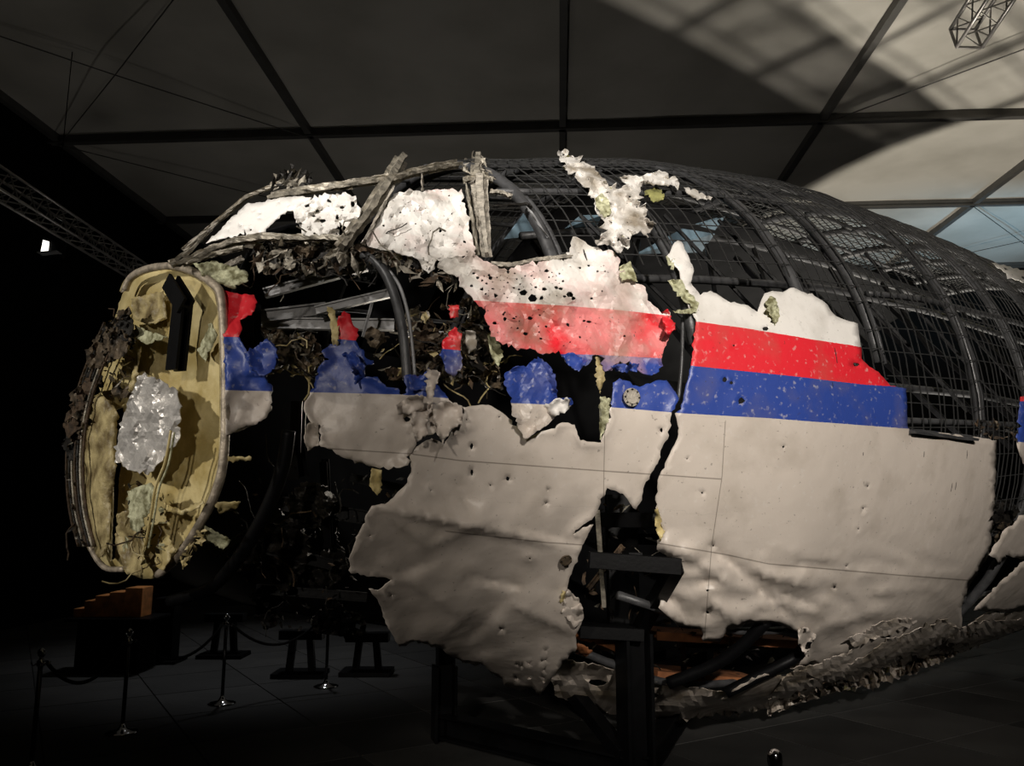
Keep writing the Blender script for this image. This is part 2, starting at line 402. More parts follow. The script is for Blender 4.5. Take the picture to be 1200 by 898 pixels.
for i in range(len(rafters) - 1):
    for j in range(len(purl) - 1):
        # stretched fabric bay with a slight billow between the beams
        r0, r1, f0, f1 = rafters[i] + .04, rafters[i+1] - .04, purl[j] + .04, purl[j+1] - .04
        n = 12; mb = MB(); vs_ = []; 
        for a in range(n + 1):
            for b in range(n + 1):
                u, v = a / n, b / n; z = CH + .03 + .13 * math.sin(PI*u) * math.sin(PI*v) + .02 * noise.noise(Vector((u*3 + i*7, v*3 + j*5, 1)))
                vs_.append(hall(r0 + (r1-r0)*u, f0 + (f1-f0)*v, z))
        mb.add(vs_, [(a*(n+1)+b, (a+1)*(n+1)+b, (a+1)*(n+1)+b+1, a*(n+1)+b+1) for a in range(n) for b in range(n)])
        mb.build('roof_panel', M['fabric'], ceil, smooth=True)
for r in rafters:
    mb = MB(); mb.beam(hall(r, -.5, CH - .03), hall(r, 25.6, CH - .03), .13, .18); mb.build('rafter', M['tbeam'], ceil)
for f in purl:
    mb = MB(); mb.beam(hall(-10.8, f, CH - .02), hall(19.9, f, CH - .02), .18, .2); mb.beam(hall(-10.8, f - .1, CH - .13), hall(19.9, f - .1, CH - .13), .04, .05); mb.build('purlin', M['tbeam'], ceil)
def cable(a, b, r=.012):
    mb = MB(); mb.tube([a, (Vector(a) + Vector(b)) / 2 - Vector((0, 0, .03)), b], r, 5); mb.build('bracing_cable', M['tbeam'], ceil)
cable(hall(-10.6, 10.2, CH - .15), hall(-5.15, 15.5, CH - .15)); cable(hall(-10.6, 15.5, CH - .15), hall(-5.15, 10.2, CH - .15))
cable(hall(5.4, 20.2, CH - .15), hall(10.7, 25.6, CH - .15)); cable(hall(10.7, 20.2, CH - .15), hall(16, 25.6, CH - .15)); cable(hall(10.7, 25.6, CH - .15), hall(16, 20.2, CH - .15))
cable(hall(-5.15, 20.2, CH - .15), hall(-10.6, 15.5, CH - .15)); cable(hall(5.4, 15.5, CH - .15), hall(10.7, 10.2, CH - .15))

def heap(region, n, parent, mats, r=(12, 28), inset=(0, .3), where=None, name='crumpled_scrap', crump=.10, seed=100, ridge=.05):
    xs = [p[0] for p in region]; ys = [p[1] for p in region]; k = 0
    while k < n:
        x = random.uniform(min(xs), max(xs)); y = random.uniform(min(ys), max(ys))
        if not inpoly(x, y, region): continue
        d = random.uniform(*inset); rr = random.uniform(*r); q = blob(x, y, rr, 8, random.uniform(.5, 1.6))
        q = [a_ if inpoly(a_[0], a_[1], region) else ((a_[0] + x) / 2, (a_[1] + y) / 2) for a_ in q]
        sheet(name, q, parent, random.choice(mats), random.choice(('brown', 'drk', 'primer')), holes=[blob(x, y, rr * .2, 6)] if rr > 16 else (), step=3.6, jit=1.5,
              smooth=False, crump=crump, fr=7, curl=.1 * crump / .1, ridge=ridge, inset=d, seed=seed + k, where=(lambda u, v: where(d)(u, v)) if where else None, paint=lambda u, v: 4); k += 1

# ================================================================== THE WRECK
W = thing('aircraft_wreck', 'torn front fuselage of a white, red and blue airliner rebuilt on a black steel cage', 'aircraft', (0, 0, 0))
# --- cage hoops
hoops = [2.163, 3.154, 4.254, 5.056, 6.633, 7.9, 9.1, 10.3, 11.5, 12.7, 13.9]
for s in hoops:
    mb = MB(); pts = []; t0, t1 = (-2.6, 2.75)
    t1 = 1.45 if s < 5.5 else 2.75
    if s > 2.5: pts = [P(s, t0 + (t1 - t0) * i / 48, -.07) for i in range(49)]
    else: pts = [P(s, t0 + (1.35 - t0) * i / 48, -.07) for i in range(49)]
    mb.tube(pts, .048, 8); mb.tube([p + Vector((CA, SA, 0)) * .1 for p in pts], .022, 6)
    mb.build('cage_hoop', M['hoop'], W, smooth=True)
# --- longitudinal stringers
def along(th, s0, s1, off, r, name='stringer', m='hoop', n=6, k=40):
    mb = MB(); mb.tube([P(s0 + (s1 - s0) * i / k, th, off) for i in range(k + 1)], r, n); return mb.build(name, M[m], W, smooth=True)
for th in (-.62, -.38, -.2, 0., .22, .45, .80, 1.22, 1.62): along(th, 2.0 if th < 1.1 else 5.2, 13.9, -.06, .03)
for th in (2.0, 2.3, 2.6): along(th, 3.0, 13.9, -.12, .035)
for i in range(9): along(-.95 - i * .2, 2.0, 13.9, -.06, .025)
# --- wire mesh, one panel per bay and side
bays = [(2.2, 3.15), (3.15, 4.25), (4.25, 5.06), (5.06, 6.63), (6.63, 7.9), (7.9, 9.1), (9.1, 10.3), (10.3, 11.5), (11.5, 12.7), (12.7, 13.9)]
for s0, s1 in bays:
    for (t0, t1, dt) in ((-.75, .42, .047), (.42, 1.9, .075)):
        if s0 < 4 and t0 > 0: t1 = 1.2
        mb = MB(); n = max(3, round((s1 - s0) / .118))
        for i in range(n):
            s = s0 + (s1 - s0) * (i + .5) / n + random.uniform(-.01, .01); k = 16
            sk_ = random.uniform(-.03, .03)
            mb.tube([P(s + sk_ * q / k, t0 + (t1 - t0) * q / k, -.01 + .006 * math.sin(q * 1.7 + i)) for q in range(k + 1)], .0055, 4, False)
        n = round((t1 - t0) / dt)
        for i in range(n):
            th = t0 + (t1 - t0) * (i + .5) / n; th2 = th + random.uniform(-.012, .012)
            mb.tube([P(s0 + (s1 - s0) * q / 6, th + (th2 - th) * q / 6, -.02) for q in range(7)], .0055 if t0 > 0 else .009, 4, False)
        mb.build('wire_mesh', M['wire'], W)
# --- black lining added to darken the cage's far side, with openings
def backing(s0, s1, t0, t1, name='far_side_backing'):
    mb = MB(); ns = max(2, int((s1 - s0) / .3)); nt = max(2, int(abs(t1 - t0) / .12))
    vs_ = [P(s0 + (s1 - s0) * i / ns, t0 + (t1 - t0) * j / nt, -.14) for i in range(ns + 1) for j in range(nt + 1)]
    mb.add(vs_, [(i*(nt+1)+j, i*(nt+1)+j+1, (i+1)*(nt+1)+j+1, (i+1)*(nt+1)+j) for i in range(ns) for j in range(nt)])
    o = mb.build(name, M['matblack'], W, smooth=True); m_ = o.modifiers.new('s', 'SOLIDIFY'); m_.thickness = .02
# cockpit far windows, then closed dark sheet aft
backing(.3, 13.9, -PI + .3, -1.15); backing(.9, 2.2, -1.15, -.35); backing(2.75, 3.6, -1.15, -.3); backing(4.5, 13.9, -1.15, -.05)
# --- inner X bracing seen through the mesh
def strut(a, b, w=.035, m='steel', name='brace'):
    mb = MB(); mb.beam(a, b, w, w); mb.build(name, M[m], W, bevel=.004)
for k, s in enumerate((3.3, 4.3, 5.1, 6.7, 8.0, 9.2, 10.4)):
    strut(P(s, .55, -.5), P(s + 1.0, 1.55, -.6)); strut(P(s, 1.2, -.9), P(s + .9, .5, -.8), .04); strut(P(s + .2, .1, -.8), P(s + .2, 1.7, -.8), .06)
for z, s0, s1 in ((.35, 3, 13), (.95, 3.2, 13), (1.45, 4.3, 13)): along(z, s0, s1, -.75, .04, 'inner_rail')
for s in (3.154, 5.056, 6.633, 7.9, 9.1): # mid cross beams on which the cage stands
    strut(P(s, 2.0, -.15), P(s, -2.0, -.15), .12, 'steel', 'cross_beam')

# --- skin fragments
right = T(cH, [(115, 305), (60, 205), (52, 120), (8, 75), (32, 15), (60, 10), (78, 50), (105, 110), (95, 165), (130, 212), (168, 195), (205, 215), (245, 240),
               (310, 250), (345, 275), (372, 205), (400, 195), (440, 200), (482, 183), (520, 200), (560, 215), (600, 240), (640, 290), (690, 310), (722, 318),
               (735, 405), (736, 450), (765, 480), (800, 500), (845, 552), (905, 563), (910, 712)]) + \
    [(1120, 509), (1168, 516)] + T(cL, [(710, 0), (697, 190), (688, 240), (620, 350), (603, 400), (605, 470), (560, 500), (500, 545), (430, 585), (370, 580), (340, 600), (310, 632), (240, 640), (190, 600), (150, 582), (100, 602), (70, 595), (125, 540), (120, 490)]) + \
    T(cK, [(720, 455), (640, 450), (560, 482), (540, 512), (490, 510), (485, 470), (410, 460), (350, 405), (378, 335), (400, 260), (345, 225), (345, 195), (368, 168), (345, 120), (340, 70)]) + \
    T(cG, [(1003, 800), (1005, 770), (1040, 690), (1085, 600), (1090, 560), (1075, 500)]) + T(cH, [(60, 640), (68, 590), (95, 480)])
def crease(x, y, ax, ay, bx, by, h, w_):
    # a sharp fold from a to b that fades to both ends
    ux, uy = bx - ax, by - ay; L = math.hypot(ux, uy); t = ((x-ax)*ux + (y-ay)*uy) / L / L; q = ((x-ax)*uy - (y-ay)*ux) / L
    f = max(0, 1 - abs(2*t - 1)**3) if 0 < t < 1 else 0
    return h * f * math.exp(-abs(q) / (w_ * 1.3 if q > 0 else w_ * .3))
FR = [(770, 632, 815, 665, .05, 8), (828, 640, 875, 678, -.06, 8), (872, 675, 935, 735, -.07, 9), (795, 640, 860, 690, .05, 10), (880, 670, 960, 692, .05, 7), (895, 690, 965, 715, -.05, 7), (800, 690, 850, 680, -.04, 8),
      (830, 700, 870, 735, .05, 9), (950, 735, 960, 765, .05, 8), (905, 670, 980, 660, -.03, 6), (960, 740, 1040, 715, .06, 8), (1000, 745, 1075, 722, -.05, 7), (1040, 735, 1110, 720, .06, 8), (975, 765, 1060, 745, .06, 9), (1050, 770, 1120, 735, -.05, 8), (1090, 705, 1160, 640, .03, 10), (900, 640, 1000, 668, .02, 8), (985, 700, 1080, 690, .025, 10), (770, 690, 810, 730, -.05, 9)]
def bulge_r(x, y):
    d = 0
    if y > 625: # buckled lower skirt
        t = min(1, (y - 625) / 50); q = Vector((x * .012, y * .028, 3)); d += t * (.03 * (1 - abs(noise.noise(q * 1.6)) * 3.2) + .025 * noise.noise(q * 4)) + 1.8 * sum(crease(x, y, *a_) for a_ in FR)
        if y > 720: d -= .12 * (y - 720) / 60
    if y < 330 and x < 825: d += .05
    return d
hr = [blob(868, 470, 5, 6, .9), blob(849, 445, 3.2, 5), blob(857, 449, 2.6, 5), blob(897, 385, 4.5, 6, .6), blob(1003, 427, 5, 6, .5)] + \
     [blob(x, y, r, 5) for x, y, r in ((836, 640, 1.8), (829, 718, 2.4), (829, 692, 2.2), (823, 578, 1.6), (1017, 570, 1.2), (1012, 596, 1.2), (1006, 620, 1.2), (992, 664, 1.3), (978, 689, 2), (918, 524, 1.6), (805, 538, 1.5), (860, 405, 1.5))]
sheet('skin_panel', right, W, 'paint', holes=hr, step=6, jit=.7, crump=.012, fr=1.2, curl=.012, bulge=bulge_r, seed=1, label='large skin panel with white, red and blue bands above grey')

mid = T(cC, [(540, 640), (560, 690), (600, 735), (625, 765), (655, 790)]) + T(cG, [(312, 60), (303, 100), (330, 170), (350, 205), (400, 232), (450, 235), (500, 240), (540, 262), (580, 250), (612, 258), (640, 300), (682, 326), (732, 290),
     (748, 262), (775, 268), (790, 330), (820, 325), (830, 300), (900, 298), (935, 330), (980, 345), (1010, 330), (1022, 268), (1050, 190), (1075, 150), (1045, 80), (1022, 98)]) + \
     T(cD, [(520, 800), (462, 750), (455, 690), (410, 672), (395, 640), (330, 612), (338, 560), (300, 520), (250, 515), (200, 500), (150, 465), (122, 458), (118, 500), (92, 530)]) + \
     T(cC, [(1040, 548), (920, 572), (790, 602), (720, 605), (690, 585), (640, 560), (620, 545), (530, 545), (430, 560), (440, 600), (500, 630)])
hm = [blob(*a, 6, .8) for a in [(613, 343, 5), (625, 350, 7), (668, 345, 5), (672, 350, 3.5), (652, 337, 2.5), (569, 345, 2.5), (553, 335, 2.5), (575, 326, 3), (690, 377, 3), (580, 379, 3), (621, 373, 4), (616, 391, 3),
      (605, 371, 1.6), (732, 394, 1.8), (706, 341, 1.8), (693, 350, 2), (640, 383, 2), (666, 381, 3), (700, 318, 2), (709, 318, 2), (690, 311, 2), (680, 314, 1.8)]]
sheet('skin_panel', mid, W, 'paint_pink', holes=hm + scatter(T(cC, [(560, 600), (690, 620), (1000, 600), (1040, 740), (680, 740)]), 60, 1., 4.0, 3) + scatter(T(cG, [(330, 80), (600, 75), (780, 110), (760, 240), (500, 220), (360, 190)]), 22, .9, 2.8, 3), step=5, jit=1.6, crump=.05, fr=3.5, curl=.05, smooth=False, seed=2, ridge=.02, label='perforated skin panel with scuffed pink and red band')
# front fragment beside the bulkhead
a = T(cF, [(50, 40), (120, 58), (185, 60), (200, 95), (185, 135), (150, 160), (120, 175), (130, 220), (115, 250), (140, 300), (165, 335), (210, 290), (245, 262), (290, 310), (295, 370), (250, 420), (240, 440), (270, 480), (262, 520), (268, 575), (245, 620), (200, 650), (130, 680), (60, 705), (52, 400)])
sheet('skin_panel', a, W, 'paint', step=4, jit=.8, crump=.03, fr=4, curl=.05, seed=3, bulge=lambda x, y: .18 * max(0, (x - 285) / 40) if y < 440 else 0, label='small front skin panel with red, blue and grey bands')
b = T(cF, [(568, 185), (598, 135), (625, 150), (640, 200), (665, 245), (650, 270), (690, 340), (735, 375), (690, 388), (690, 440), (750, 435), (790, 485), (845, 490), (860, 520), (885, 510), (872, 432), (900, 425), (930, 450), (960, 430), (985, 395), (1000, 440), (1040, 415), (1020, 470), (1060, 510), (1085, 550), (1135, 570),
           (1130, 620), (1080, 680), (1050, 740), (1030, 690), (990, 700), (930, 720), (915, 770), (895, 795), (890, 840), (800, 862), (700, 840), (600, 808), (530, 765), (485, 748), (495, 700), (450, 645), (415, 580), (430, 540), (460, 470), (478, 400), (515, 355), (495, 320), (565, 262)])
hb = [T(cF, [(850, 600), (880, 560), (920, 555), (950, 570), (930, 600), (900, 635)]), T(cF, [(990, 600), (1010, 560), (1050, 555), (1030, 620)]), blob(383, 421, 3, 6, .6)]
sheet('skin_panel', b, W, 'paint', holes=[hb[2], blob(477, 492, 5, 7, .7), blob(509, 480, 4, 6, 1.)], step=4.5, jit=1.2, crump=.025, fr=2.4, curl=.05, seed=4, label='torn skin panel with ragged blue upper edge')
# large hanging crumpled fragment with the piece that carries the round fitting
cpoly = T(cF, [(895, 795), (920, 760), (1000, 720), (1060, 745), (1090, 690), (1120, 640), (1150, 600)]) + \
    T(cG, [(215, 472), (320, 465), (380, 500), (440, 562), (470, 602), (520, 580), (575, 562), (620, 537), (668, 545), (690, 610), (778, 618),
           (800, 540), (820, 470), (824, 375), (850, 357), (930, 392), (1000, 365), (1040, 365), (1065, 400), (1090, 440), (1060, 490), (1050, 590), (1015, 650), (1008, 690), (950, 790), (940, 850)]) + \
    T(cK, [(280, 100), (240, 50), (190, 32), (180, 60)]) + T(cJ, [(950, 130), (925, 195), (835, 272), (915, 232), (880, 300), (830, 420), (820, 465), (870, 520), (880, 570), (850, 635), (855, 680), (800, 740), (722, 852), (690, 820), (650, 835), (600, 820), (520, 745), (440, 735), (350, 680), (270, 655), (210, 675), (160, 590), (135, 510), (100, 465), (135, 472), (190, 430), (120, 420), (35, 410), (28, 360), (90, 200), (110, 165), (170, 150), (240, 80), (255, 30)])
def bulge_c(x, y):
    d = 0
    for a_ in ((430, 592, 665, 640, .10, 16), (545, 678, 615, 690, -.05, 7), (480, 650, 600, 600, .04, 16), (425, 690, 520, 655, -.05, 20), (500, 765, 560, 710, .05, 12), (540, 760, 600, 700, -.05, 14),
               (590, 705, 680, 745, .07, 18), (520, 770, 600, 760, -.05, 14), (450, 600, 500, 640, .05, 14), (480, 520, 560, 500, .05, 10), (530, 560, 556, 600, -.04, 9), (600, 620, 690, 640, -.04, 10), (440, 655, 560, 735, .05, 20)): d += 1.25 * crease(x, y, *a_)
    t = max(0, min(1, (y - 560) / 120))
    d += t * .05 * noise.noise(Vector((x * .013, y * .02, 2))) + t * .03 * noise.noise(Vector((x * .035, y * .035, 5)))
    if x < 480: d += .12 * ((480 - x) / 60) * max(0, min(1, (y - 540) / 60))
    if y > 690: d += .12 * ((y - 690) / 80)
    return d
hc = [blob(x, y, r, 6, asp) for x, y, r, asp in ((595, 561, 3, 1), (553, 554, 2, 2.2), (553, 523, 2, 2), (575, 569, 1.4, 1), (621, 655, 1.6, 1), (547, 492, 1.3, 1), (505, 575, 1, 1), (459, 698, 1.5, 1), (434, 628, 1.2, 1), (588, 738, 1.8, .6), (605, 795, 1.8, 1), (585, 489, 1.2, 1), (775, 504, 2.5, 1.4), (640, 590, 1.2, 1), (642, 574, 1, 1))]
sheet('skin_panel', cpoly, W, 'paint', holes=hc + scatter([(600, 780), (640, 760), (650, 790), (625, 800)], 8, .8, 1.5, 2), step=5.5, jit=.9, crump=.02, fr=1.8, curl=.035, bulge=bulge_c, seed=5, ridge=.01, label='large crumpled grey skin panel hanging loose')
e_ = T(cG, [(385, 335), (430, 312), (480, 300), (520, 270), (560, 300), (590, 340), (590, 400), (600, 440), (652, 440), (645, 480), (590, 512), (560, 545), (500, 580), (470, 600), (440, 560), (415, 480), (408, 430), (380, 380)])
sheet('skin_panel', e_, W, 'paint', step=4, jit=1.0, crump=.035, fr=4, curl=.07, smooth=False, seed=6, inset=-.04, label='rounded blue and grey skin fragment')
# thin crack reveal below the seams: seam laps
def seam(pts, r=.004):
    mb = MB(); q = []
    for i in range(len(pts) - 1):
        for k in range(8): t = k / 8; q.append((pts[i][0] + (pts[i+1][0]-pts[i][0])*t, pts[i][1] + (pts[i+1][1]-pts[i][1])*t))
    return q
# round fitting with holes beside the blue band, and the dark one lower down
def disc(px, py, r, m, label, bolts=8, off=0.):
    p, n = S(px, py); p = p + n * .035 - (p - EYE).normalized() * off; x = n.orthogonal().normalized(); y = n.cross(x); mb = MB()
    for rr, h0, h1 in ((r, 0, .012), (r * .72, .012, .02)):
        vs_ = [p + n * h + (x * math.cos(2*PI*i/20) + y * math.sin(2*PI*i/20)) * rr for h in (h0, h1) for i in range(20)]
        mb.add(vs_, [tuple(range(20, 40))] + [(i, (i+1) % 20, 20+(i+1) % 20, 20+i) for i in range(20)])
    o = mb.build('round_fitting', M[m], W, label)
    for i in range(bolts):
        c0 = p + n * .018 + (x * math.cos(2*PI*i/bolts) + y * math.sin(2*PI*i/bolts)) * r * .85
        b_ = MB(); b_.add([c0 + n * h + (x * math.cos(PI*k/3) + y * math.sin(PI*k/3)) * r * .09 for h in (-.01, .006) for k in range(6)], [(6, 7, 8, 9, 10, 11)] + [(k, (k+1) % 6, 6+(k+1) % 6, 6+k) for k in range(6)])
        b_.build('bolt', M['drk'], o)
disc(737, 466, .066, 'pale', 'pale round fitting on the blue band'); disc(661, 653, .045, 'scorch', 'dark round fitting on the hanging grey panel', 6, bulge_c(661, 653))
# white cockpit side plate and nose plates
plate = T(cC, [(240, 262), (300, 250), (400, 245), (550, 240), (575, 360), (600, 470), (612, 548), (530, 548), (440, 560), (400, 625), (370, 600), (350, 560), (250, 530), (150, 510), (95, 480), (150, 420), (200, 330)])
sheet('skin_panel', plate, W, 'paint_pink', holes=scatter(plate, 60, .7, 2.4, 4), step=5, jit=1.4, crump=.03, fr=5, curl=.05, smooth=False, seed=7, paint=lambda x, y: .5, inset=.0, label='white windscreen side plate peppered with small holes')
n1 = T(cB, [(160, 450), (220, 395), (290, 320), (355, 265), (420, 262), (500, 240), (580, 235), (645, 240), (560, 300), (500, 320), (455, 365), (420, 400), (405, 420), (330, 408), (250, 425)])
sheet('skin_panel', n1, W, 'paint', holes=scatter(n1, 14, .6, 1.6), step=5, jit=1.0, crump=.02, fr=4, curl=.03, seed=8, paint=lambda x, y: .5, label='smooth white nose plate')
n2 = T(cB, [(560, 300), (610, 262), (680, 228), (740, 225), (800, 215), (850, 248), (868, 300), (845, 360), (800, 400), (770, 350), (770, 412), (690, 408), (600, 418), (590, 370), (570, 335)])
sheet('skin_panel', n2, W, 'paint', holes=[blob(360, 241, 4, 6, .6), blob(378, 259, 5, 7, .5), blob(400, 243, 4, 6, .7), blob(413, 239, 3.5, 6, 1.3), blob(402, 267, 4, 6, 1), blob(352, 262, 3, 6, .7), blob(386, 236, 3.4, 7, .6), blob(372, 247, 3.5, 6, .6), blob(395, 255, 3, 6, 1.3)] + scatter(n2, 22, .8, 2.2), step=4, jit=1.5, crump=.07, fr=6, curl=.07, smooth=False, seed=9, paint=lambda x, y: .5, label='crumpled white nose plate riddled with tears')
# hanging roof scraps
g = T(cD, [(50, 75), (85, 55), (110, 90), (150, 90), (200, 130), (240, 165), (275, 205), (330, 240), (345, 235), (370, 215), (335, 185), (400, 180), (450, 175), (540, 160), (590, 180), (610, 215), (560, 225), (480, 215), (440, 225), (425, 260), (430, 300), (465, 335), (450, 370), (505, 400), (480, 430), (470, 460), (430, 430), (395, 450), (375, 515), (330, 530), (290, 495), (225, 490), (268, 440), (270, 390), (225, 330), (222, 280), (190, 240), (140, 190), (90, 150), (88, 115), (60, 105)])
sheet('hanging_scrap', g, W, 'paint_dirty', 'primer', holes=scatter(g, 16, 1., 2.8, 2), step=4, jit=2.2, crump=.09, fr=6, curl=.12, smooth=False, seed=10, paint=lambda x, y: .5, inset=-.08, label='ragged strip of roof skin hanging over the cage')
g2 = T(cD, [(630, 232), (680, 240), (720, 262), (762, 278), (735, 290), (680, 280), (650, 262)])
sheet('hanging_scrap', g2, W, 'paint_dirty', step=3, jit=1, crump=.04, fr=6, curl=.05, smooth=False, seed=11, paint=lambda x, y: .5, inset=-.03)
g3 = T(cD, [(450, 250), (500, 230), (540, 260), (535, 290), (490, 300)])
sheet('hanging_scrap', g3, W, 'primer', 'primer', step=3, jit=1, crump=.04, fr=6, curl=.05, smooth=False, seed=12, inset=-.03)
sheet('hanging_scrap', T(cD, [(222, 285), (265, 250), (285, 290), (300, 350), (265, 370), (235, 330)]), W, 'pgreen', 'primer', step=4, jit=1, crump=.05, fr=6, curl=.05, smooth=False, seed=13, inset=-.12)
for q in (T(cD, [(548, 548), (590, 560), (580, 610), (560, 590)]), T(cD, [(555, 660), (620, 655), (640, 700), (700, 760), (690, 790), (640, 760), (600, 720)]), T(cD, [(335, 600), (385, 570), (420, 665), (370, 650), (345, 660)]), T(cD, [(580, 795), (680, 785), (695, 800), (660, 812), (590, 808)])):
    sheet('primer_scrap', q, W, 'pgreen', 'primer', step=3.5, jit=.8, crump=.03, fr=6, curl=.04, inset=-.03, seed=14, smooth=False)
sheet('primer_scrap', T(cH, [(372, 240), (400, 215), (415, 225), (425, 260), (430, 290), (412, 325), (392, 285)]), W, 'pgreen', 'primer', step=3.5, jit=1, crump=.04, fr=7, curl=.04, inset=-.04, smooth=False, seed=15)
# right-hand fragments at the frame edge and belly
edge_pieces = [
    ([(1163, 308), (1180, 312), (1204, 318), (1215, 334), (1190, 328)], .5), ([(1196, 465), (1215, 460), (1225, 560), (1203, 555), (1192, 520)], None),
    (T(cL, [(688, 240), (740, 160), (797, 118), (840, 110), (850, 250), (797, 255), (740, 240), (722, 272)]), 4),
    (T(cL, [(640, 415), (720, 330), (797, 262), (850, 240), (850, 400), (760, 420), (690, 415)]), 4)]
for k, (q, pvv) in enumerate(edge_pieces):
    sheet('skin_panel', q, W, 'paint', step=6, jit=1.5, crump=.04, fr=3, curl=.08, seed=20 + k, paint=(lambda x, y, v=pvv: v) if pvv else None)
belly = T(cL, [(0, 742), (130, 692), (280, 652), (450, 612), (560, 562), (797, 462), (870, 430), (850, 400), (760, 425), (690, 418), (640, 450), (600, 470), (560, 500), (500, 540), (430, 580), (370, 580), (340, 600), (310, 632), (240, 640), (190, 605), (150, 585), (100, 605), (70, 640), (30, 680), (0, 690)])
sheet('belly_panel', belly, W, 'paint_dirty', holes=[blob(1040, 790, 5, 6, .5), blob(1000, 805, 5, 6, .4), blob(1150, 735, 8, 7, .4)], step=6, jit=1.8, crump=.04, fr=3, curl=.02, smooth=False, seed=30, paint=lambda x, y: 4, inset=.06, label='crushed soiled belly skin')
for k, q in enumerate((T(cL, [(70, 595), (150, 582), (262, 535), (272, 580), (205, 640), (140, 620)]), T(cL, [(215, 600), (300, 560), (380, 500), (450, 480), (560, 440), (600, 470), (540, 520), (430, 580), (330, 600), (250, 640)]),
                       T(cL, [(250, 500), (350, 450), (470, 430), (440, 470), (340, 500), (270, 530)]), T(cL, [(0, 690), (60, 610), (130, 600), (170, 650), (90, 700), (10, 730)]), T(cL, [(560, 500), (640, 450), (797, 440), (797, 470), (660, 520), (570, 560)]))):
    sheet('belly_flap', q, W, 'paint_dirty', 'scorch', step=5, jit=1.6, crump=.05, fr=5, curl=.06, ridge=.02, smooth=False, inset=-.03, seed=70 + k, paint=lambda x, y: 4)
bshard = T(cK, [(545, 690), (600, 650), (680, 612), (730, 615), (775, 650), (760, 690), (690, 720), (600, 735)])
sheet('belly_panel', bshard, W, 'paint_dirty', step=5, jit=1, crump=.04, fr=4, curl=.05, seed=31, paint=lambda x, y: 4, inset=-.02, label='bent belly shard with a bright edge')
under = [(640, 770), (700, 780), (770, 800), (850, 812), (930, 795), (1000, 802), (940, 822), (850, 838), (780, 846), (700, 835), (650, 815)]
sheet('belly_panel', under, W, 'paint_dirty', 'drk', holes=[blob(700, 800, 14, 8, .4), blob(760, 815, 12, 7, .4)], step=7, jit=2, crump=.06, fr=4, curl=.1, smooth=False, seed=32, paint=lambda x, y: 4, inset=.25)
# small dangling scraps in the torn opening
for k, (q, pvv, mm) in enumerate([
    (T(cG, [(155, 175), (185, 150), (210, 190), (205, 250), (212, 310), (180, 352), (150, 330), (130, 270), (130, 220)]), None, 'paint_pink'),
    (T(cG, [(225, 165), (268, 170), (272, 240), (240, 258), (228, 220)]), .5, 'paint_dirty'), (T(cG, [(155, 60), (200, 62), (198, 110), (165, 112)]), 1.5, 'paint_pink'),
    (T(cG, [(318, 180), (350, 190), (380, 250), (360, 310), (335, 280), (325, 230)]), None, 'pgreen'),
    (T(cG, [(0, 340), (60, 345), (80, 400), (95, 400), (80, 410), (0, 400)]), 2.5, 'paint'),
    (T(cG, [(772, 430), (815, 440), (800, 560), (770, 605), (768, 520)]), None, 'pgreen'), (T(cG, [(760, 240), (790, 330), (785, 370), (770, 420), (750, 350)]), None, 'bulk2'),
    (T(cF, [(520, 115), (545, 120), (570, 190), (570, 290), (548, 310), (540, 220)]), None, 'bulk'),
    (T(cI, [(545, 235), (572, 240), (575, 300), (560, 320), (535, 290)]), None, 'bulk'), (T(cI, [(345, 100), (375, 95), (380, 160), (345, 180), (335, 140)]), 4, 'paint_dirty'),
    (T(cA, [(385, 720), (450, 755), (430, 780), (380, 755)]), None, 'pgreen'), (T(cA, [(415, 660), (475, 660), (465, 675), (420, 690)]), None, 'bulk'), (T(cA, [(440, 545), (500, 548), (498, 556), (440, 556)]), None, 'bulk'),
    (T(cK, [(345, 90), (372, 165), (355, 200), (340, 150), (338, 100)]), None, 'bulk'), (T(cK, [(50, 350), (90, 375), (70, 395), (55, 425), (44, 400)]), None, 'bulk'),
    (T(cK, [(100, 515), (145, 540), (120, 560), (90, 545)]), None, 'plank'), (T(cJ, [(850, 660), (910, 695), (880, 712), (845, 690)]), None, 'plank')]):
    sheet('torn_scrap', q, W, mm, 'primer', step=3.5, jit=.9, crump=.04, fr=6, curl=.05, seed=40 + k, paint=(lambda x, y, v=pvv: v) if pvv else None, inset=-.02 if k not in (0, 1, 2, 3) else .15)
